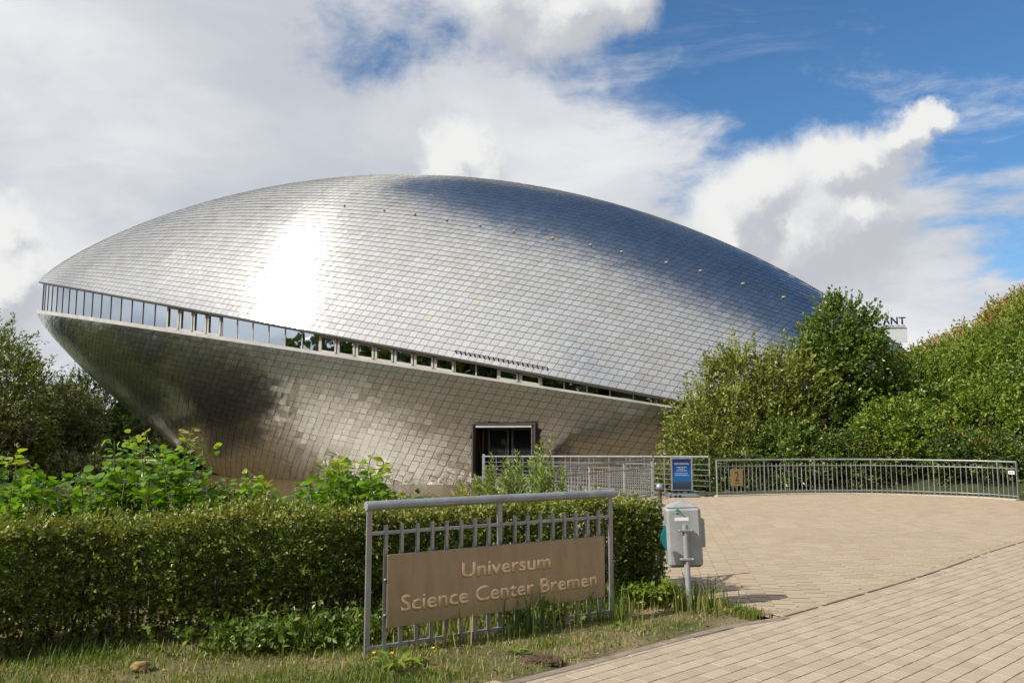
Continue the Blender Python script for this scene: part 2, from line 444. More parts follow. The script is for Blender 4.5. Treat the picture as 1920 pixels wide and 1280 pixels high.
def text_mesh(body, width=None, height=None, depth=.004, bold=0.0):
    """text in its local xy plane, left-bottom (baseline) at 0, scaled to width and cap height"""
    cu = bpy.data.curves.new('lettering', 'FONT'); cu.body = body; cu.size = 1; cu.extrude = 0; cu.offset = bold; cu.resolution_u = 3
    ob = bpy.data.objects.new('lettering_tmp', cu); COL.objects.link(ob)
    dg = bpy.context.evaluated_depsgraph_get(); ev = ob.evaluated_get(dg); me = bpy.data.meshes.new_from_object(ev)
    bpy.data.objects.remove(ob); bpy.data.curves.remove(cu)
    co = np.array([v.co[:] for v in me.vertices]); x0, x1 = co[:, 0].min(), co[:, 0].max(); y1 = co[:, 1].max()
    co[:, 0] = (co[:, 0] - x0) / (x1 - x0) * width if width else co[:, 0] - x0
    co[:, 1] = co[:, 1] / y1 * height
    co[:, 2] = depth
    me.vertices.foreach_set('co', co.astype(np.float32).ravel()); me.update()
    # give the letters real thickness
    import bmesh
    bm = bmesh.new(); bm.from_mesh(me)
    r = bmesh.ops.extrude_face_region(bm, geom=bm.faces[:])
    for e in r['geom']:
        if isinstance(e, bmesh.types.BMVert): e.co.z -= depth
    bmesh.ops.recalc_face_normals(bm, faces=bm.faces)
    bm.to_mesh(me); bm.free(); me.materials.clear()
    return me


# ------------------------------------------------------------------ terrain
POND = np.array([(-26, 19), (-14, 13.2), (-5, 12.3), (-1.2, 13.0), (.2, 15.5), (1.1, 18.3), (3.9, 23.2), (6.2, 24.3), (8.8, 26.6), (11, 31), (12, 37),
                 (14, 46), (14, 74), (-18, 76), (-31, 63), (-24.5, 47), (-27, 32)], float)
PLAZA = np.array([(2.24, 7.87), (1.60, 8.62), (1.62, 9.4), (1.1, 13), (.75, 16.6), (3.9, 22.45), (5.55, 22.12), (7.33, 22.75), (9.1, 23.08), (10.55, 22.9), (11.7, 22.3),
                  (12.6, 21.55), (12.95, 20.8), (14.5, 18.9), (8.05, 12.85), (6.75, 11.62), (5.13, 9.99), (3.52, 8.5), (2.5, 7.60)], float)
WALK = np.array([(-8, -.75), (-.07, 5.6), (.55, 6.11), (1.0, 6.51), (1.52, 6.96), (2.11, 7.42), (2.5, 7.60), (3.52, 8.5), (5.13, 9.99), (6.75, 11.62), (8.05, 12.85), (14.5, 18.9),
                 (24, 27.5), (32, 20), (-1, -8)], float)


def inpoly(P, x, y):
    x = np.asarray(x, float); y = np.asarray(y, float); r = np.zeros(x.shape, bool); j = len(P) - 1
    for i in range(len(P)):
        c = ((P[i, 1] > y) != (P[j, 1] > y)) & (x < (P[j, 0] - P[i, 0]) * (y - P[i, 1]) / (P[j, 1] - P[i, 1] + 1e-12) + P[i, 0])
        r ^= c; j = i
    return r


def polydist(P, x, y):
    d = np.full(np.shape(x), 1e9)
    for i in range(len(P)):
        a, b = P[i - 1], P[i]; e = b - a
        t = np.clip(((x - a[0]) * e[0] + (y - a[1]) * e[1]) / (e @ e), 0, 1)
        d = np.minimum(d, np.hypot(x - a[0] - t * e[0], y - a[1] - t * e[1]))
    return d


def sstep(x, a, b):
    t = np.clip((x - a) / (b - a), 0, 1); return t * t * (3 - 2 * t)


def gz(x, y):
    x = np.asarray(x, float); y = np.asarray(y, float)
    hill = 6.3 * np.exp(-(((x - 24) / 8.6) ** 2 + ((y - 35) / 7.5) ** 2))
    hill += 1.1 * np.exp(-(((x - 15) / 3.5) ** 2 + ((y - 28) / 3.0) ** 2))
    z = hill * sstep(polydist(PLAZA, x, y), 0.2, 3)
    ins = inpoly(POND, x, y); d = polydist(POND, x, y)
    z = np.where(ins, -2.0 * sstep(d, -.3, 2.6) + z * 0, z)
    pv = inpoly(PLAZA, x, y) | inpoly(WALK, x, y)
    z = np.where(pv & (polydist(PLAZA, x, y) > .0), -.10, z)
    near = (y < 9.5) & (y > 3) & (x > -9) & (x < 3)
    z = z + np.where(near & ~pv, .018 * np.sin(x * 3.1 + 1) * np.sin(y * 2.7), 0)
    return z


def axis_coords(fine, far):
    a = list(np.arange(fine[0], fine[1] + 1e-6, fine[2])); st = fine[2]
    x = fine[1]; step = st
    while x < far: step *= 1.35; x += step; a.append(x)
    x = fine[0]; step = st
    while x > -far: step *= 1.35; x -= step; a.insert(0, x)
    return np.array(a)


gx = axis_coords((-34, 34, .45), 900); gy = axis_coords((-2, 48, .45), 900)
GX, GY = np.meshgrid(gx, gy, indexing='ij')
GZ = gz(GX, GY)
nx, ny = GX.shape
ii = (np.arange(nx - 1)[:, None] * ny + np.arange(ny - 1)[None, :]).ravel()
gme = np_mesh('ground', np.stack([GX, GY, GZ], -1).reshape(-1, 3), np.stack([ii, ii + ny, ii + ny + 1, ii + 1], 1), smooth=True)
tag(link('ground', gme, M_GROUND), 'dry grass and soil between the hedge and the paving', None, None, 'structure')
wp = np.array([(-40, 10), (16, 10), (16, 80), (-40, 80)], float)
wme = np_mesh('water', np.c_[wp, np.full(4, -.8)], [[0, 1, 2, 3]])
tag(link('water', wme, M_WATER), 'murky brown pond around the foot of the steel building', None, None, 'structure')


# ------------------------------------------------------------------ paving
def clip_poly(poly, p, n):
    out = []
    for i in range(len(poly)):
        a, b = poly[i - 1], poly[i]; da = (a - p) @ n; db = (b - p) @ n
        if (da >= 0) != (db >= 0): out.append(a + (b - a) * da / (da - db))
        if db >= 0: out.append(b)
    return out


def paver_shape(poly, thick, ch, z):
    P = np.array(poly); c = P.mean(0); k = len(P)
    inn = c + (P - c) * (1 - ch / (np.linalg.norm(P - c, axis=1, keepdims=True) + 1e-6) * 1.3)
    V = [(*q, z) for q in inn] + [(*q, z - ch) for q in P] + [(*q, z - thick) for q in P]
    F = [tuple(range(k))] + [(k + i, k + (i + 1) % k, (i + 1) % k, i) for i in range(k)] + [(2 * k + i, 2 * k + (i + 1) % k, k + (i + 1) % k, k + i) for i in range(k)]
    return V, F


def project(p):
    th = math.atan(176 / 1500); x, y, z = p[0], p[1], p[2] - 1.65
    d = y * cos(th) + z * sin(th)
    if d < .3: return None
    return 960 + 1500 * x / d, 640 - 1500 * (z * cos(th) - y * sin(th)) / d, d


def lay_pavers(surface, P, ang, lw, ll, gap_row, gap_col, mat, region, name, border):
    """columns run along ang; ll long, lw wide; joints between pavers of a column gap_row, between columns gap_col"""
    e = np.array([cos(ang), sin(ang)]); n = np.array([-sin(ang), cos(ang)])
    cs = P @ e; cn = P @ n
    items = []
    for j in range(int(cn.min() / lw) - 1, int(cn.max() / lw) + 2):
        off = (j % 2) * ll / 2 + rnd.uniform(-.012, .012)
        for i in range(int(cs.min() / ll) - 1, int(cs.max() / ll) + 2):
            c = e * (i * ll + off) + n * (j * lw)
            if not region(c): continue
            h = .5 * (ll - gap_row); w = .5 * (lw - gap_col)
            q = [c - e * h - n * w, c + e * h - n * w, c + e * h + n * w, c - e * h + n * w]
            ok = inpoly(P, [p[0] for p in q], [p[1] for p in q])
            if not ok.any(): continue
            if not ok.all():
                for a, b in border:
                    d = b - a; t = ((c - a) @ d) / (d @ d)
                    if -.3 < t < 1.3 and abs((c - a) @ np.array([-d[1], d[0]]) / np.linalg.norm(d)) < ll:
                        nn = np.array([-d[1], d[0]]) / np.linalg.norm(d)
                        cen = np.array([7, 15.0]) if name == 'plaza_paver' else np.array([9, 5.0])
                        if (cen - a) @ nn < 0: nn = -nn
                        q = clip_poly(q, a + nn * .006, nn)
                        if len(q) < 3: break
                if len(q) < 3: continue
                A = np.array(q); ar = .5 * abs(np.dot(A[:, 0], np.roll(A[:, 1], 1)) - np.dot(A[:, 1], np.roll(A[:, 0], 1)))
                if ar < .02 * lw * ll: continue
            z = rnd.uniform(-.0012, .0012)
            pr = project((*c, 0)); score = 0
            if pr and -30 < pr[0] < 1950 and pr[1] < 1300: score = lw * ll / pr[2] ** 3
            items.append((score, q, z, rnd.random()))
    items.sort(key=lambda t: -t[0])
    for sc, q, z, t in items[:300]:
        c = np.mean(q, axis=0)
        V, F = paver_shape([p - c for p in q], .035, .0025, z)
        me = bpy.data.meshes.new(name); me.from_pydata(V, [], F); a = me.attributes.new('tint', 'FLOAT', 'POINT'); a.data.foreach_set('value', [t] * len(V))
        o = link(name, me, mat, surface, True); o.location = (c[0], c[1], 0)
    VV = []; FF = []; TT = []
    for sc, q, z, t in items[300:]:
        V, F = paver_shape(q, .035, .0025, z); o = len(VV); VV += V; FF += [tuple(i + o for i in f) for f in F]; TT += [t] * len(V)
    me = bpy.data.meshes.new('paver_field'); me.from_pydata(VV, [], FF); a = me.attributes.new('tint', 'FLOAT', 'POINT'); a.data.foreach_set('value', TT)
    o = link('paver_field', me, mat, surface, True); o['kind'] = 'stuff'
    return len(items)


def sheet(name, P, z, mat):
    me = bpy.data.meshes.new(name); me.from_pydata([(p[0], p[1], z) for p in P], [], [tuple(range(len(P)))]); me.update()
    return link(name, me, mat)


def off_curve(P, d):
    """shift an open polyline sideways"""
    P = np.asarray(P, float); T = np.gradient(P, axis=0); T /= np.linalg.norm(T, axis=1, keepdims=True)
    return P + d * np.c_[-T[:, 1], T[:, 0]]


def smooth_curve(P, n):
    P = np.asarray(P, float); t = np.arange(len(P)); tt = np.linspace(0, len(P) - 1, n); out = []
    for q in tt:
        i = min(int(q), len(P) - 2); u = q - i
        p0 = P[max(i - 1, 0)]; p1 = P[i]; p2 = P[i + 1]; p3 = P[min(i + 2, len(P) - 1)]
        out.append(.5 * ((2 * p1) + (-p0 + p2) * u + (2 * p0 - 5 * p1 + 4 * p2 - p3) * u * u + (-p0 + 3 * p1 - 3 * p2 + p3) * u ** 3))
    return np.array(out)


plaza = tag(sheet('plaza', PLAZA, -.006, M_SAND), 'beige paved forecourt in front of the curved railing', None, None, 'structure')
walk = tag(sheet('walkway', WALK, -.009, M_SANDL), 'pinkish paver walkway in the right foreground', None, None, 'structure')
BORD = smooth_curve(PLAZA[[18, 17, 16, 15, 14, 13]], 26)
inner = off_curve(BORD, .125)
segp = [(inner[i], inner[i + 1]) for i in range(25)]
n1 = lay_pavers(plaza, PLAZA, radians(80), .205, .215, .042, .004, M_PLAZA,
                lambda c: True, 'plaza_paver', segp + [(PLAZA[i], PLAZA[i + 1]) for i in range(0, 13)] + [(PLAZA[18], PLAZA[0])])
def walk_region(c):
    return -1.2 < c[0] < 15 and 3.4 < c[1] < 20 and abs(c[0]) < .78 * c[1] + 1.5
WL = np.concatenate([smooth_curve(WALK[1:7], 16)[:-1], BORD])
WLi = off_curve(WL, -.095)
n2 = lay_pavers(walk, WALK, radians(41.5), .122, .205, .004, .007, M_WALK, walk_region, 'walkway_paver', [(WLi[i], WLi[i + 1]) for i in range(len(WLi) - 1)])


def strip_pieces(name, path, width, zt, thick, length, mat, parent):
    """edging stones along a polyline"""
    path = np.asarray(path, float); d = np.r_[0, np.cumsum(np.linalg.norm(np.diff(path, axis=0), axis=1))]
    k = max(1, int(round(d[-1] / length))); e = np.linspace(0, d[-1], k + 1)
    for a, b in zip(e[:-1], e[1:]):
        A = np.array([np.interp(a + .003, d, path[:, 0]), np.interp(a + .003, d, path[:, 1])]); B = np.array([np.interp(b - .003, d, path[:, 0]), np.interp(b - .003, d, path[:, 1])])
        c = (A + B) / 2; L = np.linalg.norm(B - A); an = math.atan2(*(B - A)[::-1])
        mb = MB().box((c[0], c[1], zt - thick / 2 + rnd.uniform(-.002, .002)), (L, width, thick), rotz(an), .006)
        mb.build(name, mat, parent)


strip_pieces('kerb_stone', off_curve(BORD, .064), .112, .004, .06, .4, M_PLAZA, plaza)
strip_pieces('edging_stone', off_curve(WL[:16], -.045), .082, .006, .06, .8, M_EDGE, walk)
strip_pieces('edging_stone', off_curve(WL[15:], -.050), .080, -.003, .06, .4, M_WALK, walk)
ARC = PLAZA[5:13]
strip_pieces('kerb_stone', smooth_curve(PLAZA[6:13], 40), .16, .03, .12, .6, M_KERB, plaza)

# ------------------------------------------------------------------ the steel building
XL, YL, XR, YR, ZU0, ZU1, ZL0, ZL1, BW, WA, WB, BH, HA, HB, BD, DA, DB, CU, CL = [-34.5564, 59.7737, 23.4308, 38.662, 12.9234, 0.361, 10.6137, 0.5724, 9.5822, 0.5654, 0.6268, 11.3538, 0.9328, 0.7078, 11.5219, 0.9813, 0.8644, 0.2482, 0.2119]
A0 = np.array([XL, YL]); A1 = np.array([XR, YR]); LEN = np.linalg.norm(A1 - A0); AX = (A1 - A0) / LEN; NR = np.array([AX[1], -AX[0]])


def prof(s, a, b):
    m = a / (a + b); s = np.clip(s, 1e-5, 1 - 1e-5); return (s / m) ** a * ((1 - s) / (1 - m)) ** b


def wid(s): return BW * prof(s, WA, WB)
def zu(s): return ZU0 + (ZU1 - ZU0) * s
def zl(s): return ZL0 + (ZL1 - ZL0) * s


def sect(r, a): return (1 - a) * np.sqrt(np.maximum(1 - r * r, 0)) + a * (1 - r)      # creased, lens-like section
SHELL = {'U': dict(H=lambda s: BH * prof(s, HA, HB), n=CU, z=zu, sg=1), 'L': dict(H=lambda s: BD * prof(s, DA, DB), n=CL, z=zl, sg=-1)}


def spt(kind, s, h, side=1):
    k = SHELL[kind]; s = np.asarray(s, float); H = k['H'](s); r = np.clip(np.asarray(h, float) / H, 0, .9999)
    lat = wid(s) * sect(r, k['n']) * side
    xy = A0 + (A1 - A0) * s[..., None] + NR * lat[..., None]
    return np.concatenate([xy, (k['z'](s) + k['sg'] * r * H)[..., None]], -1)


def edge_pt(s, lat, z):
    s = np.asarray(s, float); xy = A0 + (A1 - A0) * s[..., None] + NR * np.asarray(lat, float)[..., None]
    return np.concatenate([xy, np.asarray(z, float)[..., None]], -1)


B_ROOT = empty('museum_building', (A0[0] * .4 + A1[0] * .6, A0[1] * .4 + A1[1] * .6, -1.0))
tag(B_ROOT, 'huge whale-shaped building clad in shiny stainless steel shingles', 'building')
# door frame in plan: origin, tangent, normal (towards the viewer)
DOOR_W, DOOR_Z0, DOOR_Z1 = 2.95, -.32, 2.17
_q = [spt('L', np.array(v), zl(v) - DOOR_Z1)[:2] for v in (.615, .6405, .666)]
DT = (_q[2] - _q[0]) / np.linalg.norm(_q[2] - _q[0]); DN = np.array([DT[1], -DT[0]])
DO = _q[1] + DN * .10


def in_door(P, m=0.0):
    q = P[..., :2] - DO; u = q @ DT; v = q @ DN
    return (np.abs(u) < DOOR_W / 2 + m) & (P[..., 2] < DOOR_Z1 + m) & (P[..., 2] > DOOR_Z0 - m) & (v > -4)


def make_shell(kind):
    sgn = 1 if kind == 'U' else -1
    ss = np.concatenate([np.linspace(.0005, .05, 25), np.linspace(.06, .595, 90), np.linspace(.60, .67, 36), np.linspace(.68, .95, 45), np.linspace(.955, .9995, 20)])
    tt = np.sin(np.linspace(0, pi / 2, 64))
    Sg, Tg = np.meshgrid(ss, tt, indexing='ij')
    V = []; F = []; o = 0
    for side in (1, -1):
        P = spt(kind, Sg, Tg * SHELL[kind]['H'](Sg), side)
        a, b = Sg.shape
        k = (np.arange(a - 1)[:, None] * b + np.arange(b - 1)[None]).ravel()
        q = np.stack([k, k + b, k + b + 1, k + 1], 1)
        if side == 1 and kind == 'L':
            cen = P.reshape(-1, 3)[q].mean(1); q = q[~in_door(cen, -.10)]
        V.append(P.reshape(-1, 3)); F.append(q + o); o += a * b
    under = link('shell_underlay' if kind == 'U' else 'hull_underlay', np_mesh('underlay', np.concatenate(V), np.concatenate(F), smooth=True), M_UNDER, B_ROOT)
    # rows of shingles
    EXP, WDT = (.325, .40) if kind == 'U' else (.345, .44)
    Hm = float(SHELL[kind]['H'](np.array(.55)))
    wm = float(wid(np.array(.55))); n = SHELL[kind]['n']
    r = np.linspace(0, .9999, 6000); lat = wm * sect(r, n); arc = np.r_[0, np.cumsum(np.hypot(np.diff(lat), np.diff(r * Hm)))]
    rows = np.interp(np.arange(0, arc[-1], EXP), arc, r)
    KP = .5
    sd_ = np.linspace(.003, .997, 5000); Hs = SHELL[kind]['H'](sd_)
    def hrow(c, s): return c * Hm * (SHELL[kind]['H'](s) / Hm) ** KP
    C = []
    for i in range(len(rows) - 1):
        ok = hrow(rows[i], sd_) < .995 * Hs
        if ok.sum() < 10: continue
        s_ok = sd_[ok]
        P = spt(kind, s_ok, hrow(rows[i], s_ok)); al = np.r_[0, np.cumsum(np.linalg.norm(np.diff(P, axis=0), axis=1))]
        al -= np.interp(.55, s_ok, al)
        off = (.5 if i % 2 else 0) * WDT + rnd.uniform(-.02, .02)
        ed = np.arange(al[0] + ((off - al[0]) % WDT), al[-1], WDT)
        sa = np.interp(ed[:-1], al, s_ok); sb = np.interp(ed[1:], al, s_ok)
        g = .5 * .020 / WDT
        s0 = sa + (sb - sa) * g; s1 = sb - (sb - sa) * g
        sh = (.42 if kind == 'U' else -.50) * EXP / LEN
        lo, hi = rows[i], rows[i + 1]
        gh = (hi - lo) * .5 * .020 / EXP
        lo2, hi2 = lo + gh, hi - gh
        for side in (1, -1):
            def cp(c, s, ds): s = np.clip(s + ds, .003, .997); return spt(kind, s, np.minimum(hrow(c, s), .9995 * SHELL[kind]['H'](s)), side)
            q = np.stack([cp(lo2, s0, 0), cp(lo2, s1, 0), cp(hi2, s1, sh), cp(hi2, s0, sh)], 1)
            C.append((q, np.full(len(q), side)))
    Q = np.concatenate([c[0] for c in C]); SD = np.concatenate([c[1] for c in C])
    cen = Q.mean(1)
    keep = (cen[:, 2] > -1.0) & ~(in_door(cen, .0) & (SD == 1))
    if kind == 'L':
        for k in range(4): keep &= ~(in_door(Q[:, k], -.13) & (SD == 1))
    Q = Q[keep]; SD = SD[keep]; cen = cen[keep]
    nrm = np.cross(Q[:, 1] - Q[:, 0] + Q[:, 2] - Q[:, 3], Q[:, 3] - Q[:, 0] + Q[:, 2] - Q[:, 1]); nrm /= np.linalg.norm(nrm, axis=1, keepdims=True) + 1e-9
    axis_pt = np.c_[A0 + np.outer(((cen[:, :2] - A0) @ AX), AX), SHELL[kind]['z'](((cen[:, :2] - A0) @ AX) / LEN)]
    nrm *= np.sign(np.sum(nrm * (cen - axis_pt), 1, keepdims=True))
    m = len(Q)
    # lapped: the free edge (towards the ground) stands proud; every plate sits a little differently
    offs = np.zeros((m, 4))
    free = [0, 1] if kind == 'U' else [2, 3]
    fixed = [2, 3] if kind == 'U' else [0, 1]
    offs[:, free] = .036; offs[:, fixed] = .020
    jit = .0022 if kind == 'U' else .0065
    offs += rng.normal(0, jit * .5, (m, 1)) + rng.normal(0, jit, (m, 4))
    Q = Q + nrm[:, None] * offs[..., None]
    def bil(u, v): return Q[:, 0] * (1 - u) * (1 - v) + Q[:, 1] * u * (1 - v) + Q[:, 2] * u * v + Q[:, 3] * (1 - u) * v
    bul = rng.normal(.0028, .0016, m) * (1 if kind == 'U' else 2.2)
    front = []
    for v in (0, .5, 1):
        for u in (0, .5, 1):
            k = (1 if u == .5 else 0) + (1 if v == .5 else 0)
            front.append(bil(u, v) + nrm * (bul * (0, .55, 1)[k])[:, None])
    ring = [Q[:, 0], Q[:, 1], Q[:, 2], Q[:, 3]]
    back = [p - nrm * .03 for p in ring]
    V = np.stack(front + ring + back, 1)     # m,17,3
    Fp = np.array([(0, 1, 4, 3), (1, 2, 5, 4), (3, 4, 7, 6), (4, 5, 8, 7), (9, 13, 14, 10), (10, 14, 15, 11), (11, 15, 16, 12), (12, 16, 13, 9)])
    flip = np.sum(np.cross(V[:, 1] - V[:, 0], V[:, 3] - V[:, 0]) * nrm, 1) < 0
    tint = rng.random(m) * .955
    # patches of yellowed plates
    for pc, rad in (((-17.5, 47, 12), 1.3), ((-22, 48.5, 11), 1.0), ((-15, 46.5, 13.2), .9), ((-26, 50.6, 10.4), .7)):
        if kind == 'U': tint[np.linalg.norm(cen - np.array(pc), axis=1) < rad] = .97 + .03 * rng.random()
    def faces(sel):
        F = np.broadcast_to(Fp, (len(sel), 8, 4)).copy(); fl = flip[sel]; F[fl] = F[fl][:, :, ::-1]; return F
    sm = np.array([True] * 4 + [False] * 4)
    # the ones that show largest become plates of their own
    e1 = Q[:, 1] - Q[:, 0]; e2 = Q[:, 3] - Q[:, 0]; ar = np.linalg.norm(np.cross(e1, e2), axis=1)
    vw = np.array([0, 0, 1.65]) - cen; dist = np.linalg.norm(vw, axis=1); cosv = np.sum(vw * nrm, 1) / dist
    px = np.array([project(c)[0] for c in cen]); py = np.array([project(c)[1] for c in cen])
    score = ar * cosv / dist ** 2
    hid = (SD == -1) | (px < 60) | (px > 1240) | (py > 830) | (cosv < .05) | ((px > 1180) & (py > 560))
    score[hid] = -1
    order = np.argsort(-score); single = order[:300]; rest = order[300:]
    nm = 'roof_shingle' if kind == 'U' else 'hull_shingle'
    for i in single:
        c = cen[i]
        me = np_mesh(nm, V[i] - c, faces(np.array([i]))[0], np.full(17, tint[i]), sm)
        me.materials.append(M_STEEL if kind == 'U' else M_HULL)
        o = bpy.data.objects.new(nm, me); COL.objects.link(o); o.parent = B_ROOT; o.location = tuple(c - np.array(B_ROOT.location))
    back_side = rest[SD[rest] == -1]; rest = rest[SD[rest] == 1]
    idx = np.arange(len(rest))[:, None, None] * 17
    Vb = V[back_side][:, 9:13]; Fb = np.broadcast_to(np.array([0, 1, 2, 3]), (len(back_side), 4)).copy(); Fb[flip[back_side]] = Fb[flip[back_side]][:, ::-1]
    Vall = np.concatenate([V[rest].reshape(-1, 3), Vb.reshape(-1, 3)]); Fall = np.concatenate([(faces(rest) + idx).reshape(-1, 4), Fb + np.arange(len(back_side))[:, None] * 4 + len(rest) * 17])
    me = np_mesh(nm + '_field', Vall, Fall, np.r_[np.repeat(tint[rest], 17), np.repeat(tint[back_side], 4)], np.r_[np.tile(sm, len(rest)), np.zeros(len(back_side), bool)])
    o = link(nm + '_field', me, M_STEEL if kind == 'U' else M_HULL, B_ROOT); o['kind'] = 'stuff'
    return m


nU = make_shell('U'); nL = make_shell('L')

# trims, window band
sw = np.linspace(.004, .93, 220)
def band(lat0, lat1, z0, z1, name, mat, s=sw, bend=True):
    mb = MB()
    for side in (1, -1):
        w = wid(s)
        rings = np.stack([edge_pt(s, side * np.maximum(w + a, .0), zz(s)) for a, zz in ((lat0, z0), (lat1, z0), (lat1, z1), (lat0, z1))], 1)
        mb.sweep(rings, None)
    return mb.build(name, mat, B_ROOT)
SILL = lambda s: .05 + .15 * sstep(zu(s) - zl(s), .1, 1.9)
band(-.50, .05, lambda s: zl(s) - .03, lambda s: zl(s) + SILL(s), 'window_sill', M_ALU)
band(-.52, .04, lambda s: zu(s) - .08, lambda s: zu(s) + .015, 'eave_soffit', M_DARKTRIM)
band(-.40, -.33, lambda s: zu(s) - .13, lambda s: zu(s) - .07, 'window_head', M_ALU, np.linspace(.02, .90, 200))
rs = np.linspace(.015, .985, 120); rp = spt('U', rs, SHELL['U']['H'](rs)); rp[:, 2] += .02
MB().tube(rp, .085, 6).build('ridge_cap', M_DARKTRIM, B_ROOT)
# panes along the near edge
sf = np.linspace(.001, .91, 6000); wf = wid(sf)
lat_g = np.maximum(wf - .38, 0)
gpath = edge_pt(sf, lat_g, zl(sf))[:, :2]; al = np.r_[0, np.cumsum(np.linalg.norm(np.diff(gpath, axis=0), axis=1))]
i0 = np.argmax(wf > .42)
cuts = np.arange(al[i0], al[-1], 1.07)
def gpt(a): return np.array([np.interp(a, al, gpath[:, 0]), np.interp(a, al, gpath[:, 1])]), float(np.interp(a, al, sf))
npane = 0
for a, b in zip(cuts[:-1], cuts[1:]):
    (p, s0), (q, s1) = gpt(a), gpt(b)
    zb0, zb1, zt0, zt1 = zl(s0) + SILL(s0) - .03, zl(s1) + SILL(s1) - .03, zu(s0) - .075, zu(s1) - .075
    if zt1 - zb1 < .05: break
    d = (q - p) / np.linalg.norm(q - p); n2_ = np.array([d[1], -d[0]])
    if n2_ @ NR < 0: n2_ = -n2_
    tl = rnd.uniform(-.012, .012)
    def quad(p0, p1, za, zb_, zc, zd, th, off):
        P = [(*(p0 + n2_ * off), za), (*(p1 + n2_ * (off + tl)), zb_), (*(p1 + n2_ * (off + tl)), zc), (*(p0 + n2_ * off), zd)]
        Bk = [(x[0] - n2_[0] * th, x[1] - n2_[1] * th, x[2]) for x in P]
        return P + Bk, [(0, 1, 2, 3), (7, 6, 5, 4), (0, 4, 5, 1), (1, 5, 6, 2), (2, 6, 7, 3), (3, 7, 4, 0)]
    V, F = quad(p, q, zb0, zb1, zt1, zt0, .02, 0)
    MB().add(V, F).build('window_pane', M_GLASS, B_ROOT)
    pxm = project(((p[0] + q[0]) / 2, (p[1] + q[1]) / 2, (zb0 + zt0) / 2))[0]
    mm = MB(); mm.bar((*p, zb0 - .02), (*p, zt0 + .02), .055, .055, (d[0], d[1], 0)); mm.build('mullion', M_DARKTRIM if pxm < 325 else M_ALU, B_ROOT)
    if 325 < pxm < 425 or 597 < pxm < 838 or 953 < pxm < 1000:
        e = .10; fr = MB(); hz_ = .13
        lerp = lambda t, A, B: A * (1 - t) + B * t
        L_ = np.linalg.norm(q - p)
        def P3(t, k): xy = lerp(t, p, q) + n2_ * .05; lo_ = lerp(t, zb0, zb1); hi_ = lerp(t, zt0, zt1); return (xy[0], xy[1], lerp(k, lo_, hi_))
        hgt = zt0 - zb0; k0 = min(.18, .075 / hgt); t0 = .09
        fr.bar(P3(t0, k0), P3(1 - t0, k0), .06, min(.11, .22 * hgt)); fr.bar(P3(t0, 1 - k0), P3(1 - t0, 1 - k0), .06, min(.10, .2 * hgt))
        fr.bar(P3(t0, k0), P3(t0, 1 - k0), .06, .10, (d[0], d[1], 0)); fr.bar(P3(1 - t0, k0), P3(1 - t0, 1 - k0), .06, .10, (d[0], d[1], 0))
        fr.build('casement_frame', M_ALU, B_ROOT)
    npane += 1
# glazing of the far side in one piece
sgl = np.linspace(float(gpt(cuts[0])[1]), .9, 60); latf = -np.maximum(wid(sgl) - .38, 0)
P0 = edge_pt(sgl, latf, zl(sgl)); P1 = edge_pt(sgl, latf, zu(sgl)); kk = np.arange(59)
link('rear_glazing', np_mesh('rear_glazing', np.concatenate([P0, P1]), np.stack([kk, kk + 1, kk + 61, kk + 60], 1)), M_GLASS, B_ROOT)
# dark interior so that the band is not hollow
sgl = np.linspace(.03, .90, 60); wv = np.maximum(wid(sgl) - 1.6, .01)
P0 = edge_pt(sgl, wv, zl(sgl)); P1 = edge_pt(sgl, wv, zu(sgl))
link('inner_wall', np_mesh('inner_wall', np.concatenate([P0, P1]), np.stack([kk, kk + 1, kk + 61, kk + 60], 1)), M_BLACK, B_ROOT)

# small fittings on the shell
for s_, r_ in [(.467, .684), (.51, .668), (.541, .66), (.572, .648), (.603, .644), (.633, .644), (.666, .65), (.697, .662), (.722, .67), (.757, .686), (.783, .705), (.815, .727), (.845, .757)]:
    s_ = np.array(s_); h = r_ * SHELL['U']['H'](s_); p = spt('U', s_, h)
    ta = spt('U', s_ + .002, h) - p; tb = spt('U', s_, h * 1.02) - p; nn = np.cross(ta, tb); nn /= np.linalg.norm(nn)
    if nn[2] < 0: nn = -nn
    t1 = ta / np.linalg.norm(ta); t2 = np.cross(nn, t1); R = np.array([t1, t2, nn]).T
    mb = MB().box(p + nn * .07, (.13, .11, .06), R, .025).tube([p + nn * .07, p + nn * .12 + t1 * .02, p + nn * .13 + t1 * .09], .02, 6)
    mb.build('roof_anchor', M_KERB, B_ROOT)
g = MB(); ga = []
for s_ in np.linspace(.604, .676, 20):
    s_ = np.array(s_); p = spt('U', s_, np.array(.22)); ga.append(p + np.array([NR[0] * .16, NR[1] * .16, .10]))
    g.bar(p, ga[-1] + np.array([0, 0, .05]), .05, .05)
g.tube([q + np.array([0, 0, .05]) for q in ga], .016, 6)
g.build('snow_guard', M_BLACK, B_ROOT)
rb = spt('U', np.array(.9), SHELL['U']['H'](np.array(.9)))
MB().box(rb + np.array([0, 0, .12]), (.5, .3, .25), None, .04).build('ridge_vent', M_DARKTRIM, B_ROOT)

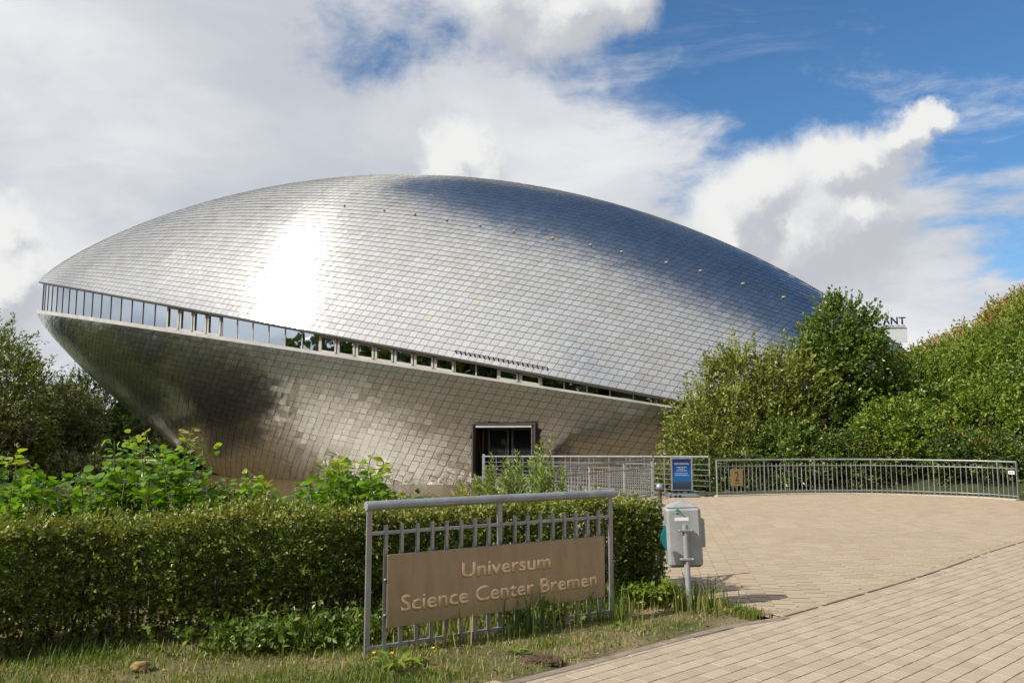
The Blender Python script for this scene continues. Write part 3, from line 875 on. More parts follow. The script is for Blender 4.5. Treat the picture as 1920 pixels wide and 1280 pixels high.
# entrance
ang = math.atan2(DT[1], DT[0]); Rd = rotz(ang)
def dpt(u, v, z): q = DO + DT * u + DN * v; return np.array([q[0], q[1], z])
hw = DOOR_W / 2; zc = (DOOR_Z0 + DOOR_Z1) / 2; zh = DOOR_Z1 - DOOR_Z0
po = empty('portal_tmp', (0, 0, 0)); bpy.data.objects.remove(po)
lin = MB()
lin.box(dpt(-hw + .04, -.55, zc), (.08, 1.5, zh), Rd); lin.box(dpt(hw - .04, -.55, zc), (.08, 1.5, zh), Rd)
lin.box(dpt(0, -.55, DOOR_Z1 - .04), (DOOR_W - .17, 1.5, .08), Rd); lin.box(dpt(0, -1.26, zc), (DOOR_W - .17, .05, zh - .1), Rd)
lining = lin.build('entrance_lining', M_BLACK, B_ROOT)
tr_ = MB()
tr_.box(dpt(0, .20, DOOR_Z1 + .02), (DOOR_W + .16, .16, .07), Rd)
for k in (-1, 1): tr_.box(dpt(k * (hw + .045), .20, zc - .02), (.07, .16, zh), Rd)
tr_.build('portal_trim', M_DARKTRIM, lining)
MB().box(dpt(0, .225, DOOR_Z1 - .10), (DOOR_W - .2, .05, .09), Rd).build('lintel_strip', M_ALU, lining)
MB().box(dpt(-hw + .26, -.5, zc - .05), (.07, .07, zh - .22), Rd).build('jamb_post', M_LETTER_EDGE, lining)
MB().box(dpt(hw - .10, .19, zc), (.03, .05, zh - .2), Rd).build('jamb_trim', M_EDGE, lining)
M_FRAME = pmat('charcoal_door_frame', color=(.05, .052, .06), rough=.4)
for k in (-1, 1):
    u0 = k * (hw - .30) / 2 + .1
    w_ = hw - .42
    fr = MB()
    for dz in (-1, 1): fr.box(dpt(u0, -.62, zc - .06 + dz * (zh / 2 - .17)), (w_, .06, .12), Rd)
    for du in (-1, 1): fr.box(dpt(u0 + du * (w_ / 2 - .05), -.62, zc - .06), (.10, .061, zh - .22), Rd)
    fr.bar(dpt(u0 - k * (w_ / 2 - .14), -.55, .35), dpt(u0 - k * (w_ / 2 - .14), -.55, 1.15), .03, .03)
    dr = fr.build('entrance_door', M_FRAME, B_ROOT)
    MB().box(dpt(u0, -.63, zc - .06), (w_ - .2, .02, zh - .4), Rd).build('door_glass', M_DOORGLASS, dr)

# ------------------------------------------------------------------ footbridge to the entrance
BR = empty('footbridge', (3.9, 22.8, 0)); tag(BR, 'timber decked footbridge with steel rails leading to the dark entrance', 'bridge')
A_ = np.array([3.95, 22.62]); B_ = np.array([-1.12, 32.2]); C_ = np.array([5.45, 22.35]); D_ = np.array([1.15, 32.6])
E_ = DO + DT * -1.45 + DN * .2; F_ = DO + DT * 1.45 + DN * .2
def deck_z(t): return -.02 - .24 * min(t, 1)
M_PLANK = pmat('weathered_deck_board', lambda T, b, o: T.put(b.inputs['Base Color'], T.ramp(T.noise(opos(T), 5, 5), [(.3, (.12, .085, .06)), (.7, (.25, .19, .14))])), rough=.8)
nb = 74
for i in range(nb):
    t0, t1 = i / nb, (i + .92) / nb
    def lp(t, l):
        if t < .66: q = t / .66; P = (A_ * (1 - q) + B_ * q) if l else (C_ * (1 - q) + D_ * q)
        else: q = (t - .66) / .34; P = (B_ * (1 - q) + E_ * q) if l else (D_ * (1 - q) + F_ * q)
        return P
    q = [lp(t0, 1), lp(t0, 0), lp(t1, 0), lp(t1, 1)]; z0, z1 = deck_z(t0 / .66), deck_z(t1 / .66)
    V = [(*q[0], z0), (*q[1], z0), (*q[2], z1), (*q[3], z1)]; V += [(x, y, z - .04) for x, y, z in V]
    MB().add(V, [(0, 1, 2, 3), (7, 6, 5, 4), (0, 4, 5, 1), (1, 5, 6, 2), (2, 6, 7, 3), (3, 7, 4, 0)]).build('deck_board', M_PLANK, BR)
def beam(P, Q, off, name):
    d = (Q - P) / np.linalg.norm(Q - P); n = np.array([-d[1], d[0]]) * off
    MB().bar((*(P + n), -.10), (*(Q + n), deck_z(1) - .08), .06, .20).build(name, M_GALVL, BR)
beam(A_, B_, .07, 'edge_beam'); beam(C_, D_, -.07, 'edge_beam')
for t in (.35, .98):
    p = A_ * (1 - t) + B_ * t; MB().tube([(*p, -2), (*p, -.3)], .06, 10).build('pile', M_GALVL, BR)
    p = C_ * (1 - t) + D_ * t; MB().tube([(*p, -2), (*p, -.3)], .06, 10).build('pile', M_GALVL, BR)
def bridge_rail(P, Q, n, h0=1.08):
    zt = lambda t: deck_z(t) + h0
    MB().tube([(*(P * (1 - t) + Q * t), zt(t)) for t in (0, .5, 1)], .032, 10).build('handrail', M_GALVL, BR)
    for t in np.linspace(0, 1, n):
        p = P * (1 - t) + Q * t
        MB().bar((*p, deck_z(t) - .12), (*p, zt(t) - .02), .05, .022).build('rail_post', M_GALV, BR)
    for k in range(6):
        MB().tube([(*(P * (1 - t) + Q * t), deck_z(t) + .12 + k * .15) for t in (0, 1)], .009, 6).build('rail_wire', M_GALVL, BR)
bridge_rail(A_, B_, 11); bridge_rail(C_, D_, 11)
for P in (B_, D_): MB().box((*P, .33), (.11, .11, 1.15), Rd, .01).build('end_post', M_GALV, BR)

# ------------------------------------------------------------------ railings
def railing(name, label, path, spacing, flat, top=.97, rail=.80, low=.10, over=.07, posts_every=12, group=None):
    path = np.asarray(path, float)
    R = empty(name, (path[0][0], path[0][1], 0)); tag(R, label, 'railing', group)
    d = np.r_[0, np.cumsum(np.linalg.norm(np.diff(path, axis=0), axis=1))]
    pt = lambda a: np.array([np.interp(a, d, path[:, 0]), np.interp(a, d, path[:, 1])])
    MB().tube([(*p, top) for p in path], .026, 10).build('handrail', M_GALV, R)
    MB().tube([(*p, rail) for p in path], .014, 6).build('rail', M_GALVL, R)
    MB().tube([(*p, low) for p in path], .014, 6).build('rail', M_GALVL, R)
    k = int(d[-1] / spacing)
    for i, a in enumerate(np.linspace(0, d[-1], k + 1)):
        p = pt(a); q = pt(min(a + .01, d[-1])) - pt(max(a - .01, 0)); q /= np.linalg.norm(q)
        if i % posts_every == 0 or i == k:
            MB().bar((*p, -.05), (*p, top), .05, .018, (q[0], q[1], 0)).build('post', M_GALVL, R)
        else:
            lean = rnd.uniform(-.004, .004)
            MB().bar((*p, low - .05), (*(p + q * lean), rail + over), *((.03, .012) if not flat else (.012, .034)), (q[0], q[1], 0)).build('picket', M_GALVL, R)
    return R
arc = smooth_curve(np.array([(5.61, 22.2), (7.33, 22.86), (9.14, 23.2), (10.57, 23.0), (11.76, 22.4), (12.64, 21.64), (13.0, 20.85)]), 60)
railing('curved_railing', 'curved galvanised railing with thin pickets along the far plaza edge', arc, .132, False)
railing('slat_railing', 'short grey slat railing between hedge top and footbridge', [(3.86, 22.35), (2.3, 19.6), (.72, 17.0)], .145, True, top=.98, rail=.78, over=.05, posts_every=14)
er = railing('end_railing', 'railing end with round knob, half buried in the hedge end', [(1.70, 9.35), (1.55, 9.05), (1.40, 8.8)], .12, False, top=.86, rail=.72, posts_every=3)
kb = MB()
for i in range(5):
    pass
import bmesh as _bm
def ball(name, c, r, mat, parent, sz=(1, 1, 1), sub=2):
    bm = _bm.new(); _bm.ops.create_icosphere(bm, subdivisions=sub, radius=r)
    me = bpy.data.meshes.new(name)
    for v in bm.verts: v.co = (v.co.x * sz[0] + c[0], v.co.y * sz[1] + c[1], v.co.z * sz[2] + c[2])
    bm.to_mesh(me); bm.free(); me.polygons.foreach_set('use_smooth', [True] * len(me.polygons))
    return link(name, me, mat, parent)
ball('knob', (1.70, 9.35, 1.06), .045, M_GALV, er)
MB().tube([(1.70, 9.35, -.05), (1.70, 9.35, 1.03)], .024, 10).build('end_post', M_BARK, er)

# brass plate with the number 2, small white plate at the railing's end
def upright_text(body, w, h, depth, mat, parent, org, dirx, up=(0, 0, 1), name='lettering', bold=0):
    me = text_mesh(body, w, h, depth, bold)
    dx = np.array([*dirx, 0.0]) if len(dirx) == 2 else np.array(dirx); u = np.array(up, float); nn = np.cross(dx, u)
    co = np.array([v.co[:] for v in me.vertices]); W = np.array(org) + np.outer(co[:, 0], dx) + np.outer(co[:, 1], u) + np.outer(co[:, 2], nn)
    me.vertices.foreach_set('co', W.astype(np.float32).ravel()); me.update()
    return link(name, me, mat, parent)
pl = empty('number_plate', (6.15, 22.35, .3)); tag(pl, 'square brass plate with a figure 2 on the curved railing', 'plate')
pd = np.array([.94, .34]); pd /= np.linalg.norm(pd); pn = np.array([pd[1], -pd[0]]); pc = np.array([6.19, 22.40]) + pn * .035
MB().box((*pc, .50), (.40, .012, .46), rotz(math.atan2(pd[1], pd[0])), .003).build('plate', M_BRASS, pl)
upright_text('2', .13, .27, .004, M_LETTER_EDGE, pl, (*(pc - pd * .065 + pn * .007), .40), pd, name='numeral')
MB().box((*(pc + pn * .008), .345), (.15, .006, .016), rotz(math.atan2(pd[1], pd[0]))).build('underline', M_LETTER_EDGE, pl)
M_WHITE = pmat('white_paint', color=(.72, .72, .70), rough=.5)
ts = empty('tag_plate', (12.8, 21.1, .6)); tag(ts, 'tiny white plate with dark marks at the right railing end', 'plate')
td = (arc[-1] - arc[-4]); td /= np.linalg.norm(td); tn = np.array([td[1], -td[0]])
if tn[1] > 0: tn = -tn
tc = arc[-3] + tn * .04
MB().box((*tc, .70), (.17, .012, .09), rotz(math.atan2(td[1], td[0]))).build('plate', M_WHITE, ts)
for k in (-.03, .035): MB().box((*(tc + td * k + tn * .008), .70), (.035, .004, .035), rotz(math.atan2(td[1], td[0]) + .4)).build('mark', M_BLACK, ts)

# ------------------------------------------------------------------ name sign in front of the hedge
SL = np.array([-1.09, 6.23]); SR = np.array([.91, 7.55]); SLEN = np.linalg.norm(SR - SL); SD_ = (SR - SL) / SLEN; SN = np.array([SD_[1], -SD_[0]])
sa = math.atan2(SD_[1], SD_[0]); Rs = rotz(sa)
SG = empty('sign_frame', (SL[0], SL[1], 0)); tag(SG, 'bronze name sign on a galvanised picket frame in front of the hedge', 'sign')
def sp(u, v, z): q = SL + SD_ * u + SN * v; return np.array([q[0], q[1], z])
MB().tube([sp(-.03, 0, 1.115), sp(1.2, 0, 1.117), sp(SLEN + .05, 0, 1.115)], .036, 14).build('handrail', M_GALV, SG)
for u in (0, SLEN):
    MB().bar(sp(u, 0, -.08), sp(u, 0, 1.085), .018, .042, (SD_[0], SD_[1], 0)).build('post', M_GALVL, SG)
for z in (.905, .06): MB().bar(sp(0, 0, z), sp(SLEN, 0, z), .034, .022).build('rail', M_GALV, SG)
pu = []
for px in (719, 749, 779, 807, 834, 862, 888, 914, 938, 964, 988, 1012, 1036, 1058, 1080, 1102, 1123):
    k = (px - 960) / 1500 * .965; t = (k * SL[1] - SL[0]) / ((SR - SL)[0] - k * (SR - SL)[1]); pu.append(t * SLEN)
for i, u in enumerate(pu):
    if i == 8: MB().bar(sp(u, -.012, .02), sp(u, -.012, 1.085), .02, .042, (SD_[0], SD_[1], 0)).build('post', M_GALVL, SG)
    else: MB().bar(sp(u, .014 - .002, -.02), sp(u, .012, .965 + rnd.uniform(-.004, .004)), .028, .024, (SD_[0], SD_[1], 0)).build('picket', M_GALVL, SG)
P0u, P1u, PZ0, PZ1 = .13, 2.27, .205, .745
pan = MB().box(sp((P0u + P1u) / 2, .055, (PZ0 + PZ1) / 2), (P1u - P0u, .022, PZ1 - PZ0), Rs, .003).build('panel', M_BRONZE, SG)
for body, u0, w, zb, h in (('Universum', .777, .886, .518, .118), ('Science Center Bremen', .242, 1.933, .316, .124)):
    upright_text(body, w + .006, h + .006, .0008, M_LETTER_EDGE, pan, sp(u0 - .003, .0662, zb - .003), SD_, name='letter_groove', bold=.024)
    upright_text(body, w, h, .0008, M_LETTER, pan, sp(u0, .0672, zb), SD_, name='lettering', bold=.020)
for z in (.56, .30): ball('bolt', sp(P0u - .012, .05, z), .013, M_GALVL, SG, sub=1)

# ------------------------------------------------------------------ litter bin
bx, by = 1.69, 7.86
LB = empty('litter_bin', (bx, by, 0)); tag(LB, 'galvanised litter bin on a post seen from behind, sticker on its back', 'litter bin')
lean = radians(-1.8); Rb = np.array([[cos(lean), 0, sin(lean)], [0, 1, 0], [-sin(lean), 0, cos(lean)]]) @ rotz(radians(-4))
def bp(x, y, z): return np.array([bx, by, 0]) + Rb @ np.array([x, y, z])
def bbox(x, y, z, size, bev=0): return MB().box(bp(x, y, z), size, Rb, bev)
bd = bbox(0, .165, .67, (.335, .22, .57), .028).build('bin_body', M_BIN, LB)
cap = MB(); V = [bp(-.155, .07, .955), bp(.155, .07, .955), bp(.155, .26, .955), bp(-.155, .26, .955), bp(-.03, .10, 1.005), bp(.03, .10, 1.005), bp(.03, .23, 1.005), bp(-.03, .23, 1.005)]
cap.add(V, [(0, 1, 5, 4), (1, 2, 6, 5), (2, 3, 7, 6), (3, 0, 4, 7), (4, 5, 6, 7), (0, 3, 2, 1)]); cap.build('lid', M_BIN, LB)
MB().tube([bp(0, 0, -.15), bp(0, 0, .80)], .0275, 14).build('post', M_BIN, LB)
for z in (.745, .475):
    cl = bbox(0, -.012, z, (.135, .05, .022), .004).build('clamp', M_GALVL, LB)
    for s_ in (-1, 1): ball('bolt', bp(s_ * .055, -.04, z), .011, M_GALVL, cl, sub=1)
M_TEAL = pmat('teal_plastic', color=(.004, .14, .16), rough=.35)
pk = MB(); ring = []
for k in range(9):
    t = k / 8; z = .545 + .27 * t; bul = sin(pi * min(t * 1.15 + .08, 1)) * .05
    ring.append([bp(-.165 - bul, .12, z), bp(-.165 - bul * 1.1, .22, z), bp(-.165 - bul * .5, .28, z), bp(-.16, .28, z), bp(-.16, .12, z)])
pk.sweep(np.array(ring), None).build('bag_dispenser', M_TEAL, LB)
bbox(.185, .20, .70, (.045, .16, .27), .008).build('side_flap', M_BIN, LB)
bbox(.192, .22, .72, (.045, .05, .20), .008).build('side_insert', M_TEAL, LB)
bbox(-.02, .0535, .845, (.135, .002, .032)).build('sticker', M_WHITE, LB)
gm = MB(); gpts = [(-.075, .93), (-.055, .945), (-.04, .925), (-.06, .895), (-.075, .905), (-.05, .915), (-.03, .89)]
gm.tube([bp(x, .0525, z) for x, z in gpts], .006, 5); gm.build('paint_scrawl', pmat('green_marker', color=(.03, .36, .17), rough=.6), LB)
MB().tube([bp(-.045, .0525, .935), bp(.012, .0525, .862)], .003, 5).build('scratch_mark', M_BLACK, LB)

# ------------------------------------------------------------------ pavement sign
PS = empty('pavement_sign', (4.62, 22.05, 0), radians(4)); tag(PS, 'blue pavement sign in a silver frame on a grey rubber foot', 'sign')
M_RUB = pmat('grey_rubber', color=(.14, .15, .175), rough=.6)
def poster_nodes(T, b, o):
    s_ = T.n('ShaderNodeSeparateXYZ'); T.link(opos(T), s_.inputs[0]); z = s_.outputs[2]
    land = T.noise(opos(T), 9, 5); zz = T.m('ADD', z, T.m('MULTIPLY', T.m('SUBTRACT', land, .5), .10))
    T.put(b.inputs['Base Color'], T.ramp(zz, [(.22, (.012, .035, .075)), (.36, (.035, .05, .075)), (.45, (.008, .12, .34)), (.62, (.006, .10, .36)), (.9, (.010, .030, .14))]))
M_POSTER = pmat('blue_poster', poster_nodes, rough=.25)
def ploc(mb, name, mat, par=None): return mb.build(name, mat, par or PS, True)
face = ploc(MB().box((0, 0, .60), (.52, .03, .82), None), 'poster', M_POSTER)
fr = MB()
for s_ in (-1, 1): fr.box((s_ * .277, -.004, .60), (.04, .045, .89), None, .004); fr.box((0, -.004, .60 + s_ * .428), (.514, .045, .035), None, .004)
ploc(fr, 'sign_border', M_GALVL)
ploc(MB().box((0, .0, .155), (.50, .06, .03)).box((-.17, 0, .115), (.05, .06, .08)).box((.17, 0, .115), (.05, .06, .08)), 'bracket', M_BLACK)
ft = MB(); V = []
for x_, y_ in ((-1, -1), (1, -1), (1, 1), (-1, 1)): V.append((x_ * .42, y_ * .27, .012))
for x_, y_ in ((-1, -1), (1, -1), (1, 1), (-1, 1)): V.append((x_ * .41, y_ * .26, .05))
for x_, y_ in ((-1, -1), (1, -1), (1, 1), (-1, 1)): V.append((x_ * .30, y_ * .14, .09))
ft.add(V, [(0, 1, 2, 3)[::-1], (0, 1, 5, 4), (1, 2, 6, 5), (2, 3, 7, 6), (3, 0, 4, 7), (4, 5, 9, 8), (5, 6, 10, 9), (6, 7, 11, 10), (7, 4, 8, 11), (8, 9, 10, 11)])
ploc(ft, 'rubber_foot', M_RUB)
for s_ in (-1, 1): ploc(MB().tube([(-.20 + s_ * .06, -.27, .035), (-.20 + s_ * .06, -.29, .035)], .035, 10), 'wheel', M_BLACK)
M_PALE = pmat('pale_print', color=(.55, .62, .72), rough=.4)
def ptext(body, w, h, x, z):
    me = text_mesh(body, w, h, .002); co = np.array([v.co[:] for v in me.vertices])
    W = np.stack([co[:, 0] - w / 2 + x, -.0165 - co[:, 2], co[:, 1] + z], 1); me.vertices.foreach_set('co', W.astype(np.float32).ravel()); me.update()
    o = link('print', me, M_PALE, face, True)
ptext('KEIN EINGANG', .40, .048, 0, .865)
bars = MB()
for z, w in ((.795, .29), (.75, .20), (.70, .29), (.625, .38), (.575, .38)):
    x = -w / 2
    while x < w / 2 - .02:
        l = min(rnd.uniform(.022, .06), w / 2 - x); bars.box((x + l / 2, -.0165, z), (l, .003, .014)); x += l + .010
link('small_print', bars.mesh('small_print'), M_PALE, face, True)

# ------------------------------------------------------------------ letters of the restaurant sign far behind
RS = empty('roof_letters', (21.4, 46, 6)); tag(RS, 'dark blue sign letters ANT showing behind the green bank', 'sign')
M_NAVY = pmat('navy_letter', color=(.012, .016, .07), rough=.5)
for ch_, x in (('A', 21.52), ('N', 21.98), ('T', 22.44)):
    upright_text(ch_, .40, .42, .06, M_NAVY, RS, (x, 46, 8.05), (1, 0), name='letter', bold=.01)
sf_ = MB().box((22.0, 46.06, 7.97), (1.7, .10, .07)); sf_.box((22.0, 46.12, 7.45), (1.9, .06, .9))
sf_.build('support_board', M_WHITE, RS)
for x in (21.0, 22.4): MB().box((x, 46.2, 3.6), (.12, .12, 7.6)).build('support_post', M_GALV, RS)

# slab in the pond, stone on the grass
SLAB = empty('pond_slab', (-23.5, 52.5, -.9)); tag(SLAB, 'pale concrete slab standing in the pond at left', 'slab')
MB().box((-25.2, 52.8, -.02), (5.6, 2.4, .26), rotz(-.05), .04).build('slab_top', M_KERB, SLAB)
for x in (-27, -23.4): MB().box((x, 52.9, -.9), (.9, 1.4, 1.7), rotz(-.05)).build('plinth', M_KERB, SLAB)
def rock(name, c, r, sz, mat, seed, sub=3, parent=None):
    rr = np.random.default_rng(seed); bm = _bm.new(); _bm.ops.create_icosphere(bm, subdivisions=sub, radius=1)
    dirs = rr.normal(size=(14, 3)); dirs /= np.linalg.norm(dirs, axis=1, keepdims=True); h = rr.uniform(.72, 1.0, 14)
    for v in bm.verts:
        n = np.array(v.co[:]); k = np.min(np.where(dirs @ n > .15, h / np.maximum(dirs @ n, .15), 9)); k = min(k, 1.15)
        v.co = tuple(np.array(c) + n * k * r * np.array(sz) + rr.normal(0, .012 * r if sub < 4 else .06 * r, 3))
    me = bpy.data.meshes.new(name); bm.to_mesh(me); bm.free(); return link(name, me, mat, parent)
M_STONE = pmat('ochre_stone', lambda T, b, o: T.put(b.inputs['Base Color'], T.ramp(T.noise(opos(T), 22, 5), [(.3, (.14, .08, .03)), (.6, (.38, .25, .10)), (.8, (.50, .38, .20))])), rough=.9)
tag(rock('field_stone', (-2.62, 5.86, .035), .058, (1.25, .9, .8), M_STONE, 3), 'single ochre stone lying on the grass below the hedge', 'stone')
M_LEDGE = pmat('rusty_sandstone', lambda T, b, o: T.put(b.inputs['Base Color'], T.ramp(T.noise(opos(T), 2.5, 6), [(.3, (.10, .045, .022)), (.55, (.20, .105, .055)), (.8, (.30, .20, .12))])), rough=.9)
lg = empty('rock_ledge', (18.6, 33, 4)); tag(lg, 'rusty brown rock ledge under the brambles on the green bank', 'rock')
for k, (x, y, z, r, s_) in enumerate([(17.6, 32.6, 5.25, .8, (1.3, .9, .5)), (18.8, 32.4, 5.4, .9, (1.3, .9, .5)), (20.1, 32.4, 5.35, .9, (1.3, .9, .55)), (18.6, 32.0, 4.6, 1.0, (1.6, .9, .6))]):
    rock('rock', (x, y, z), r, s_, M_LEDGE, 20 + k, 3, lg)

# ------------------------------------------------------------------ vegetation
def leaf_mesh(name, P, D, size, ratio, tint, mat, parent, fold=.25, droop=.0, seed=0, quad=True):
    """one folded leaf of two triangles pairs at each P pointing along D; size = length"""
    r = np.random.default_rng(seed); n = len(P)
    D = D / (np.linalg.norm(D, axis=1, keepdims=True) + 1e-9)
    A = r.normal(size=(n, 3)) + np.array([0, 0, .0]); Sd = np.cross(D, A); Sd /= np.linalg.norm(Sd, axis=1, keepdims=True) + 1e-9
    Up = np.cross(Sd, D); Up *= np.sign(Up[:, 2:3] + 1e-6)
    L = (size if np.ndim(size) else np.full(n, size))[:, None] * r.uniform(.7, 1.25, (n, 1)); W = L * ratio * .5
    b = P; tip = P + D * L - Up * L * droop
    l = P + D * L * .45 + Sd * W + Up * W * fold; rr = P + D * L * .45 - Sd * W + Up * W * fold
    V = np.stack([b, l, tip, rr], 1).reshape(-1, 3)
    k = np.arange(n)[:, None] * 4
    F = np.concatenate([k + np.array([[0, 2, 1]]), k + np.array([[0, 3, 2]])], 1).reshape(-1, 3)
    return link(name, np_mesh(name, V, F, np.repeat(np.clip(tint, 0, 1), 4)), mat, parent)


def twigs(anchor, direc, length, per, r, spread=.75, curl=.35, up=.0):
    """leaf positions and directions along twigs"""
    n = len(anchor); t = (np.arange(per)[None, :] + r.uniform(0, 1, (n, per))) / per
    direc = direc / (np.linalg.norm(direc, axis=1, keepdims=True) + 1e-9)
    bend = r.normal(0, curl, (n, 1, 3)); bend[..., 2] += up
    L = length * r.uniform(.55, 1.3, (n, 1, 1))
    P = anchor[:, None] + direc[:, None] * (t[..., None] * L) + bend * (t[..., None] ** 2 * L * .5)
    D = direc[:, None] + r.normal(0, spread, (n, per, 3))
    return P.reshape(-1, 3), D.reshape(-1, 3), t.reshape(-1)


def plant(name, label, cat, base, lobes, n_twig, tw_len, per, leaf, ratio, mat, seed, group=None, upbias=.5, shell=.55, stems=5, spread=.75, tintb=.5, stem_r=.05, curl=.35, shoots=0, shoot_len=1.0):
    """crown = lobes [(x,y,z,rx,ry,rz)] relative to base; twigs start inside the lobes and point outward"""
    r = np.random.default_rng(seed); base = np.array(base, float)
    root = empty(name, tuple(base)); tag(root, label, cat, group)
    Lb = np.array(lobes, float); vol = Lb[:, 3] * Lb[:, 4] * Lb[:, 5]; pick = r.choice(len(Lb), n_twig, p=vol ** .75 / (vol ** .75).sum())
    u = r.normal(size=(n_twig, 3)); u /= np.linalg.norm(u, axis=1, keepdims=True)
    rad = shell + (1 - shell) * r.random((n_twig, 1)) ** .8
    ncl = max(12, n_twig // 16); cu_ = r.normal(size=(ncl, 3)); cu_ /= np.linalg.norm(cu_, axis=1, keepdims=True); cl = r.integers(0, ncl, n_twig); cp_ = r.choice(len(Lb), ncl, p=vol ** .75 / (vol ** .75).sum())
    use = r.random(n_twig) < .72
    pick = np.where(use, cp_[cl], pick); u = np.where(use[:, None], cu_[cl] + r.normal(0, .20, (n_twig, 3)), u); u /= np.linalg.norm(u, axis=1, keepdims=True)
    an = base + Lb[pick, :3] + u * Lb[pick, 3:] * rad
    di = u * np.array([1, 1, .8]) + np.array([0, 0, upbias]) + r.normal(0, .3, (n_twig, 3))
    keep = an[:, 2] > gz(an[:, 0], an[:, 1]) + .02
    an, di = an[keep], di[keep]
    P, D, t = twigs(an, di, tw_len, per, r, spread, curl)
    clump = np.repeat(r.normal(0, .16, len(an)), per)
    tint = tintb + clump + r.normal(0, .17, len(P)) + .12 * (t - .5)
    # tall free shoots at the top
    if shoots:
        pk = r.choice(len(Lb), shoots, p=vol / vol.sum()); v = r.normal(size=(shoots, 3)); v[:, 2] = abs(v[:, 2]) + .7; v /= np.linalg.norm(v, axis=1, keepdims=True)
        a2 = base + Lb[pk, :3] + v * Lb[pk, 3:] * .8; d2 = v * .45 + np.array([0, 0, 1.0]) + r.normal(0, .12, (shoots, 3))
        P2, D2, t2 = twigs(a2, d2, shoot_len, per * 3, r, .55, .18)
        P = np.r_[P, P2]; D = np.r_[D, D2]; tint = np.r_[tint, tintb + .22 + r.normal(0, .15, len(P2))]
        sm = MB()
        dn = d2 / np.linalg.norm(d2, axis=1, keepdims=True)
        for a, d in zip(a2[:60], dn[:60]): sm.tube([a - d * .3, a + d * shoot_len * .9], [.012, .004], 4, False)
        sm.build('shoot', M_BARK, root)['kind'] = 'stuff'
    leaf_mesh('foliage', P, D, leaf, ratio, tint, mat, root, seed=seed + 1)
    mb = MB()
    for k in range(stems):
        l = Lb[k % len(Lb)]; e = base + l[:3] + r.normal(0, .2, 3) * l[3:]; s0 = base + np.array([r.normal(0, .12), r.normal(0, .12), -.2]); mid = (s0 * .55 + e * .45) + r.normal(0, .12, 3)
        mb.tube([s0, mid, e], [stem_r, stem_r * .7, stem_r * .3], 6)
        for q in range(3):
            f2 = e + r.normal(0, .55, 3) * l[3:]; mb.tube([mid * .4 + e * .6, f2], [stem_r * .4, stem_r * .12], 5, False)
    mb.build('trunk' if cat == 'tree' else 'stems', M_BARK, root)
    return root


def ground_at(x, y): return float(gz(np.array(x), np.array(y)))


# --- clipped hedge
HA_, HB_ = np.array([-7.2, 4.44]), np.array([1.50, 8.43]); HL = np.linalg.norm(HB_ - HA_); HD = (HB_ - HA_) / HL; HN = np.array([HD[1], -HD[0]]); HT, HHt = .80, .945
hr = np.random.default_rng(5)
HG = empty('clipped_hedge', (-2.5, 7.2, 0)); tag(HG, 'long clipped green hedge running behind the bronze name sign', 'hedge')
def hedge_pts(n, face):
    u = hr.random(n) * HL; dpt_ = np.abs(hr.normal(0, .055, n))
    wob = lambda a, b: .035 * np.sin(a * 2.3 + 1) + .03 * np.sin(a * 5.1 + b * 3) + .02 * np.sin(a * 11 + b * 7)
    if face == 'front': z = hr.random(n) ** .85 * HHt; v = wob(u, z) - dpt_ - .10 * sstep(z, .35, .0); nn = np.c_[np.tile(HN, (n, 1)), np.full(n, .35)]
    elif face == 'top': v = -hr.random(n) * HT; z = HHt + wob(u, v) * .9 - dpt_ * .7; nn = np.c_[np.tile(HN * .15, (n, 1)), np.full(n, 1.0)]
    elif face == 'back': z = hr.random(n) * HHt; v = -HT - wob(u, z) + dpt_; nn = np.c_[np.tile(-HN, (n, 1)), np.full(n, .35)]
    elif face == 'end': z = hr.random(n) * HHt; v = -hr.random(n) * HT; u = HL + wob(v * 3, z) * 1.3 - dpt_; nn = np.c_[np.tile(HD, (n, 1)), np.full(n, .35)]
    else: z = .05 + hr.random(n) * (HHt - .1); v = -.1 - hr.random(n) * (HT - .2); nn = hr.normal(size=(n, 3))
    xy = HA_ + np.outer(u, HD) + np.outer(v, HN)
    return np.c_[xy, z], nn
PP = []; DD = []; TT = []
for face, n in (('front', 7200), ('top', 4200), ('back', 3200), ('end', 1500), ('in', 9500)):
    p, nn = hedge_pts(n, face)
    if face in ('front', 'in'):
        thin = hr.random(n) < (.62 + .38 * sstep(p[:, 2], .0, .4)) * (.72 + .28 * np.sin(p[:, 0] * 5.3 + 3 * np.sin(p[:, 2] * 6)) * np.sin(p[:, 2] * 7 + p[:, 0] * 2)); p, nn = p[thin], nn[thin]
    a, d, t = twigs(p - nn * .03, nn + hr.normal(0, .55, p.shape), .11, 8, hr, .8, .4)
    tb = .44 + (.30 if face == 'top' else 0)  # top leaves tinted lighter: the sunlit hedge top is put into the colour
    PP.append(a); DD.append(d); TT.append(tb + np.repeat(hr.normal(0, .14, len(p)), 8) + hr.normal(0, .15, len(a)))
